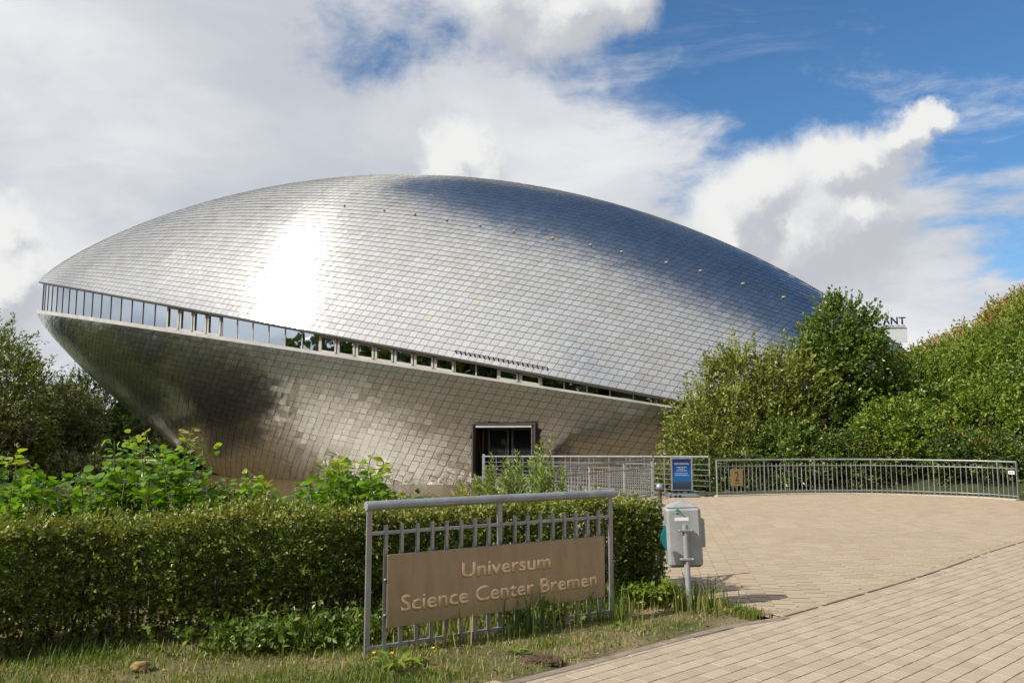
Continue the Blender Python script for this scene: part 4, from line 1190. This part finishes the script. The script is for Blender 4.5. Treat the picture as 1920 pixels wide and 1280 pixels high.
# stray shoots that have outgrown the clipping
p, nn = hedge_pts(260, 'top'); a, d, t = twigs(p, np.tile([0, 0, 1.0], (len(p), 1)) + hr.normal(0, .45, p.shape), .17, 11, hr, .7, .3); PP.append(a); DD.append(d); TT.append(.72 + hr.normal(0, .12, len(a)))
p, nn = hedge_pts(160, 'front'); a, d, t = twigs(p, nn + np.array([0, 0, .5]) + hr.normal(0, .4, p.shape), .15, 10, hr, .7, .3); PP.append(a); DD.append(d); TT.append(.62 + hr.normal(0, .12, len(a)))
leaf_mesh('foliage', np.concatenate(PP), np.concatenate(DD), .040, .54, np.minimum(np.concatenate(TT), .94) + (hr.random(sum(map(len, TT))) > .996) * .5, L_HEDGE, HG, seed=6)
tw = MB()
for k in range(240):
    u = hr.random() * HL; v = -.10 - hr.random() * (HT - .2); p = HA_ + HD * u + HN * v; q = p + hr.normal(0, .16, 2)
    tw.tube([(*p, -.03), (*(p * .5 + q * .5 + hr.normal(0, .04, 2)), .42), (*q, .92)], [.011, .008, .004], 4, False)
tw.build('stems', M_BARK, HG)

# --- large-leaved alder bushes behind the hedge
def big_leaf_mesh():
    n = 7; V = []; F = []
    prof_ = [(0, 0), (.16, .30), (.40, .46), (.66, .44), (.86, .28), (1, .05)]
    for x, w in prof_: V += [(x, -w, .10 * w - .10 * x * x), (x, 0, -.10 * x * x), (x, w, .10 * w - .10 * x * x)]
    for i in range(len(prof_) - 1):
        a = i * 3; F += [(a, a + 3, a + 4, a + 1), (a + 1, a + 4, a + 5, a + 2)]
    return np.array(V), F
BLV, BLF = big_leaf_mesh()
def alder(label, base, w, dpt_, h, nst, seed, nsingle):
    r = np.random.default_rng(seed); root = empty('alder_bush', base); tag(root, label, 'bush', 'young alder bushes by the pond')
    P = []; D = []; st = MB()
    for k in range(nst):
        b = np.array([base[0] + r.uniform(-w, w) * .85, base[1] + r.uniform(-dpt_, dpt_), base[2]])
        f = 1 - .38 * abs(b[0] - base[0]) / w; H = h * f * r.uniform(.72, 1.05); lean_ = np.clip(r.normal(0, .13, 2), -.2, .2)
        e = b + np.array([lean_[0], lean_[1], 1]) * H; m = (b + e) / 2 + r.normal(0, .05, 3)
        st.tube([b, m, e], [.012, .009, .004], 5, False)
        nl = int(62 * H / 1.3)
        for q in range(nl):
            t = .18 + .82 * (q + r.random()) / nl; p = b * (1 - t) ** 2 + 2 * m * t * (1 - t) + e * t * t; an = q * 2.4 + r.normal(0, .5)
            rad = r.uniform(.02, .24) * (1.1 - t * .8)
            d = np.array([cos(an), sin(an), r.uniform(-.1, .75)])
            P.append(p + d * rad); D.append(d + r.normal(0, .25, 3))
    st.build('stems', M_STEM, root)
    P = np.array(P); D = np.array(D); D /= np.linalg.norm(D, axis=1, keepdims=True); n = len(P)
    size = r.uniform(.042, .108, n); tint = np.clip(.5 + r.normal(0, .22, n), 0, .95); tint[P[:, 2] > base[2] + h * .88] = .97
    U = np.tile([0, 0, 1.0], (n, 1)) + r.normal(0, .45, (n, 3)); Sx = np.cross(U, D); Sx /= np.linalg.norm(Sx, axis=1, keepdims=True); U = np.cross(D, Sx)
    order = np.argsort(P[:, 1] - .8 * P[:, 2] - size * 4)
    dm = [bpy.data.meshes.new('leaf') for _ in range(5)]
    for k, m_ in enumerate(dm):
        m_.from_pydata([tuple(v * np.array([1, 1, 1 + .8 * k])) for v in BLV], [], BLF); m_.polygons.foreach_set('use_smooth', [True] * len(BLF))
        a = m_.attributes.new('tint', 'FLOAT', 'POINT'); a.data.foreach_set('value', [(.25, .42, .58, .74, .9)[k]] * len(BLV)); m_.materials.append(L_ALDER)
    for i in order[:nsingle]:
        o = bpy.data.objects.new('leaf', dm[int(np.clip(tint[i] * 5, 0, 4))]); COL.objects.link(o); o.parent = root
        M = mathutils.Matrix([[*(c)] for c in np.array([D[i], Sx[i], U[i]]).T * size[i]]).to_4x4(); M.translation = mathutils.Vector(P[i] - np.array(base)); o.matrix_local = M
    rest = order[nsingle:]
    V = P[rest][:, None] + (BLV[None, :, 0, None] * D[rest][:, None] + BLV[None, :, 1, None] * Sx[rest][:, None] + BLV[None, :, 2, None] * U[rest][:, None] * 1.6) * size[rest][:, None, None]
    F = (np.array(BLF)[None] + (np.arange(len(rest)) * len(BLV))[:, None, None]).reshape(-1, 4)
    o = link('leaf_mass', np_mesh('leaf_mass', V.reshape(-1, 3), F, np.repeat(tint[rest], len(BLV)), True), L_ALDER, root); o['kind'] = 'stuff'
    return root
alder('leafy alder bush at the left picture edge behind the hedge', (-5.05, 8.15, 0), .85, .5, 1.48, 60, 31, 90)
alder('tallest alder bush, rising in front of the pond slab', (-3.70, 8.3, 0), .80, .45, 1.72, 62, 32, 100)
alder('rightmost alder bush, in front of the hull base', (-1.75, 8.7, 0), .85, .45, 1.40, 66, 33, 80)
alder('alder bush beside the yellow flowers, second from the right', (-2.85, 8.6, 0), .70, .4, 1.22, 50, 34, 60)

# --- yellow flowers beside the alders
M_PETAL = pmat('yellow_petal', color=(.75, .55, .01), rough=.5)
def flower(label, p, h, r0, seed, group='yellow flowers'):
    r = np.random.default_rng(seed); root = empty('yellow_flower', (p[0], p[1], p[2] - h)); tag(root, label, 'flower', group)
    MB().tube([(p[0], p[1], p[2] - h), (p[0] + .01, p[1], p[2])], .003, 5).build('stalk', M_STEM, root)
    mb = MB()
    for k in range(7):
        a = k * 2 * pi / 7; d = np.array([cos(a), sin(a) * .8 - .3, .55 + .3 * sin(a * 2)]); d /= np.linalg.norm(d); s_ = np.cross(d, [0, 0, 1]); s_ /= np.linalg.norm(s_); c = np.array(p)
        mb.add([c, c + d * r0 * .6 + s_ * r0 * .35, c + d * r0, c + d * r0 * .6 - s_ * r0 * .35], [(0, 1, 2, 3)])
    mb.build('petals', M_PETAL, root)
flower('upper yellow flower above the hedge by the alder bushes', (-3.22, 8.9, 1.13), 1.1, .055, 1)
flower('lower yellow flower resting on the hedge top', (-3.05, 8.55, 1.00), .9, .050, 2)
flower('yellow dandelion in the grass, nearest the sign panel', (-.58, 6.08, .10), .1, .022, 3)
flower('yellow dandelion in the grass, left of two close together', (-.99, 5.95, .10), .1, .022, 4)
flower('yellow dandelion in the grass, right of two close together', (-.86, 5.94, .10), .1, .022, 5)

# --- tall weeds in front of the bridge
def tall_weed(label, base, h, n, seed, lean=0.1, mat=None):
    r = np.random.default_rng(seed); root = empty('tall_weed', base); tag(root, label, 'weed', 'tall weeds by the footbridge')
    PP = []; DD = []; st = MB()
    for k in range(n):
        b = np.array(base) + np.array([r.normal(0, .12), r.normal(0, .12), 0]); e = b + np.array([r.normal(0, lean), r.normal(0, lean), 1]) * h * r.uniform(.65, 1.05)
        st.tube([b, e], [.008, .003], 4, False)
        m = 76; t = .08 + .92 * (np.arange(m) + r.random(m)) / m; an = np.arange(m) * 2.4 + r.normal(0, .4, m)
        P = b + np.outer(t, e - b); d = np.c_[np.cos(an), np.sin(an), np.full(m, .9)]
        PP.append(P); DD.append(d)
    st.build('stems', M_STEM, root)
    P = np.concatenate(PP); D = np.concatenate(DD)
    hz_ = (P[:, 2] - base[2]) / h
    leaf_mesh('foliage', P, D, (.18 * (1.15 - .7 * hz_)), .28, .5 + .25 * hz_ + r.normal(0, .18, len(P)), mat or L_WEED, root, seed=seed)
for k, (x, y, h, n, lab) in enumerate([(-.62, 14.2, 1.35, 4, 'tall leafy weed at the far left end of the bridge rail'), (-.30, 14.0, 1.50, 4, 'tall leafy weed in front of the entrance, left of the others'),
                                       (-.02, 13.8, 1.55, 4, 'tall leafy weed in front of the middle of the entrance doors'), (.22, 14.1, 1.62, 6, 'dense tall weed in front of the right door jamb'),
                                       (.50, 14.0, 1.74, 8, 'tallest and bushiest weed right of the entrance'), (.80, 14.2, 1.45, 6, 'tall weed at the left end of the grey slat railing')]):
    tall_weed(lab, (x, y, -.12), h, n, 50 + k)
for k, (x, lab) in enumerate([(-.82, 'yellow-green shoots above the hedge, left tuft'), (-.46, 'yellow-green shoots above the hedge, right tuft')]):
    r_ = tall_weed(lab, (x, 9.2, 0), 1.06, 9, 70 + k, .22, L_YELLOW)

# --- right bank: bushes and trees
def W(name, label, cat, x, y, *a, **k): return plant(name, label, cat, (x, y, ground_at(x, y)), *a, **k)
W('willow_bush', 'olive willow bush with upright pale shoots against the steel shell', 'bush', 7.9, 26.6,
  [(0, 0, 2.0, 2.3, 1.5, 1.6), (-1.5, -.3, 1.9, 1.3, 1.1, 1.7), (.3, .2, 3.5, 1.4, 1.1, 1.3), (1.3, 0, 3.4, 1.2, 1.0, 1.3), (-.6, 0, 3.7, .9, .9, 1.0)], 2300, .60, 14, .135, .42, L_WILLOW, 101, upbias=.7, shoots=44, shoot_len=1.15, stems=7)
W('willow_bush', 'low willow bush hanging over the seam at the bridge', 'bush', 5.75, 26.2, [(0, 0, 1.2, 1.35, 1.0, 1.3), (.7, .2, 2.0, 1.1, .9, 1.1), (-.5, 0, .8, 1.0, .9, 1.0)], 1100, .50, 13, .12, .48, L_WILLOW, 102, tintb=.4, upbias=.3, shoots=18, shoot_len=.9)
W('hazel_tree', 'bright green round-leaved young tree, tallest beside the shell end', 'tree', 11.3, 27.6,
  [(0, 0, 3.6, 1.5, 1.3, 1.6), (.2, 0, 4.7, 1.1, 1.0, 1.0), (-.6, -.2, 2.4, 1.4, 1.2, 1.3), (.9, 0, 2.8, 1.2, 1.0, 1.3), (.0, -.2, 1.5, 1.6, 1.1, 1.0)], 2600, .50, 13, .125, .66, L_HAZEL, 103, upbias=.45, stems=6, stem_r=.08, shoots=14, shoot_len=.7)
W('green_bush', 'fresh green feathery bush right of the tallest young tree', 'bush', 14.3, 28.2, [(0, 0, 1.2, 1.7, 1.3, 1.4), (.9, .3, 1.9, 1.4, 1.2, 1.1), (-.8, -.2, .8, 1.4, 1.2, 1.1)], 1500, .6, 14, .15, .32, L_GREEN, 104, upbias=.6)
W('green_bush', 'fresh green feathery bush in the middle of the right bank', 'bush', 16.8, 29.0, [(0, 0, 1.3, 1.8, 1.3, 1.4), (.9, .3, 2.1, 1.4, 1.2, 1.1), (-.7, -.6, .7, 1.6, 1.2, 1.1)], 1500, .6, 14, .15, .32, L_GREEN, 105, upbias=.6, tintb=.55)
W('green_bush', 'tall fresh green bush at the right picture edge', 'bush', 19.0, 28.6, [(0, 0, 2.2, 2.0, 1.4, 2.0), (1, .2, 3.3, 1.6, 1.3, 1.4), (-.6, -.5, 1.0, 1.6, 1.2, 1.2)], 1600, .6, 14, .15, .34, L_GREEN, 106, upbias=.6)
for k, (x, y, h, w_, mat, lab, lf) in enumerate([
        (6.6, 24.9, 1.1, 1.0, L_DARK, 'low dark shrub behind the blue pavement sign', .085), (8.6, 25.3, 1.9, 1.2, L_HAZEL, 'leafy shrub behind the brass number plate', .10),
        (10.4, 25.0, 1.3, 1.3, L_DARK, 'dark shrub behind the middle of the curved railing', .09), (12.2, 25.3, 2.2, 1.3, L_GREEN, 'fresh shrub right of the middle of the curved railing', .11),
        (14.0, 24.2, 1.2, 1.3, L_DARK, 'glossy shrub behind the right railing end', .10), (14.9, 21.2, 1.0, 1.0, L_HAZEL, 'shrub spilling over the kerb at the right picture edge', .10),
        (9.8, 26.6, 2.9, 1.4, L_DARK, 'shaded shrub in the gap between willow bush and young tree', .09), (13.2, 26.9, 2.5, 1.3, L_HAZEL, 'leafy shrub in front of the feathery bushes, left one', .12),
        (15.6, 25.8, 2.1, 1.5, L_GREEN, 'leafy shrub in front of the feathery bushes, middle one', .12), (17.6, 26.2, 3.1, 1.6, L_HAZEL, 'leafy shrub in front of the feathery bushes, right one', .12)]):
    W('shrub', lab, 'shrub', x, y, [(0, 0, h * .5, w_, w_ * .75, h * .55), (w_ * .45, .1, h * .35, w_ * .7, w_ * .6, h * .4), (-w_ * .45, -.1, h * .38, w_ * .7, w_ * .6, h * .45)], 760, .45, 12, lf, .6, mat, 120 + k,
      upbias=.3, group='shrubs behind the curved railing')
for k, (x, y, lab) in enumerate([(17.6, 34.0, 'bramble thicket at the low left end of the bank top'), (19.2, 33.0, 'bramble thicket above the rusty rock ledge'), (22.0, 33.8, 'reddish bramble thicket on the crest of the bank'), (24.3, 33.0, 'bramble thicket on the crest at the right picture edge')]):
    W('bramble', lab, 'bramble', x, y, [(0, 0, .7, 1.5, 1.2, .9), (.8, .2, .9, 1.1, 1.0, .8), (-.8, -.4, .4, 1.2, 1.0, .7)], 1000, .5, 12, .13, .6, L_BRAMBLE, 140 + k, upbias=.4, tintb=.66, group='brambles on the bank', shoots=10, shoot_len=.7)
for k, (x, y, lab) in enumerate([(20.6, 30.6, 'grassy green undergrowth below the rock ledge'), (23.0, 30.4, 'grassy green undergrowth on the right bank slope')]):
    W('bank_shrub', lab, 'shrub', x, y, [(0, 0, .8, 2.0, 1.6, 1.0), (1.2, 0, 1.0, 1.4, 1.2, .9)], 1000, .6, 12, .12, .3, L_GREEN, 150 + k, upbias=.7)

# --- left bank: willows
for k, (x, y, s_, mat, lab, cat, nt) in enumerate([
        (-27.4, 40.5, 1.12, L_WILLOW, 'tall pale willow at the left picture edge', 'tree', 2600), (-25.4, 38.5, .55, L_SILVER, 'low grey willow in front at the left picture edge', 'bush', 1500),
        (-24.8, 44.5, .62, L_SILVER, 'grey-green willow bush below the steel tip', 'bush', 1600), (-30.5, 58, .88, L_DARK, 'dark round tree behind the willows below the tip', 'tree', 1800),
        (-26.0, 60, .72, L_SILVER, 'silvery willow close under the hull', 'bush', 1700), (-22.5, 62, .55, L_DARK, 'dark bush in the shade beneath the hull', 'bush', 1200), (-33, 50, 1.2, L_WILLOW, 'tall willow behind the pale willow at left', 'tree', 1800), (-24.6, 57.5, .45, L_DARK, 'low dark bush on the bank right behind the pond slab', 'bush', 1300), (-20.8, 64, .5, L_DARK, 'dark bush far behind the hull foot', 'bush', 1000), (-21.8, 40.5, .34, L_SILVER, 'small grey willow bush at the water left of the slab', 'bush', 1100)]):
    W('willow_tree' if cat == 'tree' else 'willow_bush', lab, cat, x, y, [(0, 0, 4.4 * s_, 2.6 * s_, 2.2 * s_, 2.6 * s_), (1.5 * s_, 0, 3.0 * s_, 2.2 * s_, 1.8 * s_, 2.2 * s_), (-1.6 * s_, 0, 3.2 * s_, 2.4 * s_, 1.8 * s_, 2.4 * s_), (.3 * s_, -.3, 1.3 * s_, 3.0 * s_, 2.1 * s_, 1.6 * s_), (1.6 * s_, -.4, .7 * s_, 2.2 * s_, 1.6 * s_, 1.1 * s_)],
      nt, .80, 14, .21, .36, mat, 160 + k, upbias=.35, stems=5, stem_r=.10, group='willows on the left bank', shoots=14, shoot_len=1.3, tintb=.45)

# --- woods behind the viewer and far around, seen only as a mass (mirrored in the steel and the windows)
fr_ = np.random.default_rng(77)
cx = []; 
for k in range(150):
    a = radians(fr_.uniform(100, 440)); 
    a = radians(90) + fr_.uniform(.75, 2 * pi - .75); R_ = fr_.uniform(55, 85)
    yy_ = R_ * sin(a) + 10; cx.append((R_ * cos(a), yy_, fr_.uniform(13, 18) if yy_ < 0 else fr_.uniform(6, 10)))
for k in range(26): cx.append((fr_.uniform(-60, 60), fr_.uniform(80, 105), fr_.uniform(4, 6)))
cx = np.array(cx); pick = fr_.integers(0, len(cx), 70000); u = fr_.normal(size=(70000, 3)); u /= np.linalg.norm(u, axis=1, keepdims=True)
hh = cx[pick, 2]; P = np.c_[cx[pick, 0], cx[pick, 1], hh * .55] + u * np.c_[hh * .55, hh * .55, hh * .5] * fr_.uniform(.75, 1.05, (70000, 1))
o = leaf_mesh('far_wood', P, u + fr_.normal(0, .6, u.shape), 1.6, .85, .4 + fr_.normal(0, .22, 70000), L_FAR, None, seed=78)
tag(o, 'belt of woodland far around the museum grounds', 'woods', None, 'stuff')

# --- grass, weeds on the ground
gr = np.random.default_rng(91)
N = 330000
u = gr.uniform(-7, 2.6, N); y_ = gr.uniform(3.6, 9.3, N)
hd = (np.c_[u, y_] - HA_) @ HN           # distance in front of the hedge
hu = (np.c_[u, y_] - HA_) @ HD
ok = ~inpoly(WALK, u, y_) & ~inpoly(PLAZA, u, y_) & ((hd > -.25) | (hu > HL)) & (y_ < 8.9)
dw_ = polydist(WALK, u, y_)
pat = .5 + .5 * np.sin(u * 2.1 + 1.3 * np.sin(y_ * 2.7)) * np.sin(y_ * 3.3 + u)
pat = np.clip(pat + gr.normal(0, .12, N) + .25 * np.sin(u * 7.3 + 2 * np.sin(y_ * 9.1)) * np.sin(y_ * 8.7 + u * 3), 0, 1)
ok &= gr.random(N) < (.08 + .85 * pat) * sstep(dw_, .0, .38) + .02
u, y_, hd, pat = u[ok], y_[ok], hd[ok], pat[ok]; n = len(u)
hgt = gr.uniform(.018, .060, n) * (1 + 1.6 * (gr.random(n) > .95)) * (.6 + .7 * pat); base = np.c_[u, y_, gz(u, y_) - .005]
an = gr.uniform(0, 2 * pi, n); ln = gr.uniform(.1, .8, n)
tip = base + np.c_[np.cos(an) * ln * hgt, np.sin(an) * ln * hgt, hgt]; mid = base * .5 + tip * .5 + np.c_[np.zeros(n), np.zeros(n), hgt * .12]
sx = np.c_[-np.sin(an), np.cos(an), np.zeros(n)] * .0034
V = np.stack([base - sx, base + sx, mid + sx * .8, tip, mid - sx * .8], 1).reshape(-1, 3); k = np.arange(n)[:, None] * 5
F3 = np.concatenate([k + [[0, 1, 2]], k + [[0, 2, 4]], k + [[4, 2, 3]]], 1).reshape(-1, 3)
dry = np.clip(.20 + .55 * (1 - pat) + gr.normal(0, .2, n), 0, 1)
o = link('grass', np_mesh('grass', V, F3, np.repeat(dry, 5)), L_GRASS); tag(o, 'patchy half-dry grass along the hedge and sign', 'grass', None, 'stuff')


def tuft(label, name, base, h, n, seed, mat=L_GRASS, wid_=.006, tb=.25, spread=.5, cat='grass tuft', group=None, rad=.06):
    r = np.random.default_rng(seed); b = np.c_[base[0] + r.normal(0, rad, n), base[1] + r.normal(0, rad, n), np.full(n, base[2])]
    a = r.uniform(0, 2 * pi, n); H = h * r.uniform(.5, 1.1, n); l = r.uniform(.1, 1, n) * spread
    m = b + np.c_[np.cos(a) * l * H * .35, np.sin(a) * l * H * .35, H * .65]; t = b + np.c_[np.cos(a) * l * H, np.sin(a) * l * H, H * (1 - .35 * l)]
    s = np.c_[-np.sin(a), np.cos(a), np.zeros(n)] * wid_
    V = np.stack([b - s, b + s, m + s * .8, t, m - s * .8], 1).reshape(-1, 3); k = np.arange(n)[:, None] * 5
    F = np.concatenate([k + [[0, 1, 2]], k + [[0, 2, 4]], k + [[4, 2, 3]]], 1).reshape(-1, 3)
    o = link(name, np_mesh(name, V, F, np.repeat(np.clip(tb + r.normal(0, .15, n), 0, 1), 5)), mat); tag(o, label, cat, group, 'stuff'); return o
tuft('long grass tuft at the hedge foot left of the sign', 'grass_tuft', (-1.62, 6.45, 0), .33, 90, 201)
tuft('long grass around the foot of the litter bin post', 'grass_tuft', (1.75, 7.92, 0), .30, 170, 202, tb=.45, rad=.16)
tuft('dark long grass growing through the sign pickets', 'grass_tuft', (.12, 7.0, 0), .42, 120, 203, tb=.05, rad=.14)
tuft('long grass behind the right end of the sign', 'grass_tuft', (.75, 7.62, 0), .32, 130, 204, tb=.35, rad=.2)
tuft('dry long grass behind the left half of the sign panel', 'grass_tuft', (-.55, 6.85, 0), .30, 150, 205, tb=.55, rad=.25)


def rosette(label, c, r0, n, seed, up=.35):
    r = np.random.default_rng(seed); root = empty('dandelion_plant', (c[0], c[1], 0)); tag(root, label, 'plant')
    for k in range(n):
        a = k * 2.4 + r.normal(0, .2); L = r0 * r.uniform(.6, 1.1); d = np.array([cos(a), sin(a)]); s_ = np.array([-d[1], d[0]]); V = []; F = []
        for i in range(8):
            t = i / 7; w = L * .13 * (.3 + .9 * t) * (1 - t ** 5) * (1.25 if i % 2 else .7); z = L * (up + r.uniform(-.05, .05)) * (1.5 * t - 1.1 * t * t) + .012
            p = np.array(c) + d * L * t
            V += [(*(p - s_ * w), z + w * .3), (*p, z), (*(p + s_ * w), z + w * .3)]
        for i in range(7): F += [(i * 3, i * 3 + 3, i * 3 + 4, i * 3 + 1), (i * 3 + 1, i * 3 + 4, i * 3 + 5, i * 3 + 2)]
        me = bpy.data.meshes.new('leaf'); me.from_pydata(V, [], F); at_ = me.attributes.new('tint', 'FLOAT', 'POINT'); at_.data.foreach_set('value', [r.uniform(.3, .8)] * len(V))
        link('leaf', me, L_GREEN, root)
rosette('large dandelion leaf rosette at the bottom edge left of the sign post', (-.83, 5.84), .24, 11, 301, .75)
rosette('flat leaf rosette between the two dandelion flowers and the sign', (-.72, 6.02), .15, 9, 302)
rosette('flat leaf rosette on the grass below the sign middle', (.02, 6.35), .13, 9, 303)
def herb(label, base, w, h, n, seed, mat=L_HAZEL, leaf=.06):
    r = np.random.default_rng(seed); root = empty('herb_patch', (base[0], base[1], 0)); tag(root, label, 'weed', 'low weeds at the hedge foot')
    a = np.c_[base[0] + r.normal(0, w, n), base[1] + r.normal(0, w * .35, n), r.random(n) * h * .5]
    P, D, t = twigs(a, np.tile([0, -.15, 1.0], (n, 1)) + r.normal(0, .35, (n, 3)), h * .6, 9, r, .9)
    leaf_mesh('foliage', P, D + np.array([0, 0, -.2]), leaf, .55, .55 + r.normal(0, .2, len(P)), mat, root, seed=seed)
    st = MB()
    for q in a[:40]: st.tube([(q[0], q[1], 0), (q[0], q[1], q[2] + h * .5)], [.004, .002], 4, False)
    st.build('stems', M_STEM, root)['kind'] = 'stuff'
herb('nettle patch at the hedge foot left of the sign', (-1.95, 6.42), .32, .26, 130, 311)
herb('low weeds directly beside the left sign post', (-1.25, 6.60), .16, .30, 70, 312)
herb('bright low weeds at the right hedge foot beside the bin', (1.42, 8.02), .13, .22, 60, 313, L_GREEN, .07)
herb('weeds growing behind the middle of the sign pickets', (.05, 7.2), .30, .28, 90, 314, L_WILLOW, .05)
M_SOIL = pmat('dark_soil', lambda T, b, o: T.put(b.inputs['Base Color'], T.ramp(T.noise(opos(T), 60, 5), [(.3, (.035, .02, .012)), (.7, (.13, .08, .05))])), rough=1)
mh = rock('earth_mound', (.22, 6.16, -.01), .085, (1.6, .9, .5), M_SOIL, 9, 4); tag(mh, 'crumbly brown earth mound beside the walkway edge', 'mound')
tuft('short grass tuft at the corner where plaza and walkway meet', 'grass_tuft', (2.17, 7.72, -.02), .10, 160, 206, tb=.3, rad=.09)
lr = np.random.default_rng(401); nl_ = 2600
lx_ = lr.uniform(-5.5, 2.4, nl_); ly_ = lr.uniform(4.2, 8.8, nl_); k_ = ~inpoly(WALK, lx_, ly_) & ~inpoly(PLAZA, lx_, ly_); lx_, ly_ = lx_[k_], ly_[k_]
lt = leaf_mesh('leaf_litter', np.c_[lx_, ly_, gz(lx_, ly_) + .012], np.c_[lr.normal(size=(len(lx_), 2)), lr.normal(0, .25, len(lx_))], .032, .5, lr.random(len(lx_)),
               leaf_mat('dead_leaf', [(0, (.10, .06, .03)), (.5, (.25, .16, .08)), (1, (.42, .32, .18))], .15, .7, .2), None, seed=402)
tag(lt, 'dead leaves and straw scattered over the grass strip', 'leaf litter', None, 'stuff')
print('counts', n1, n2, nU, nL, npane, len(bpy.data.objects))
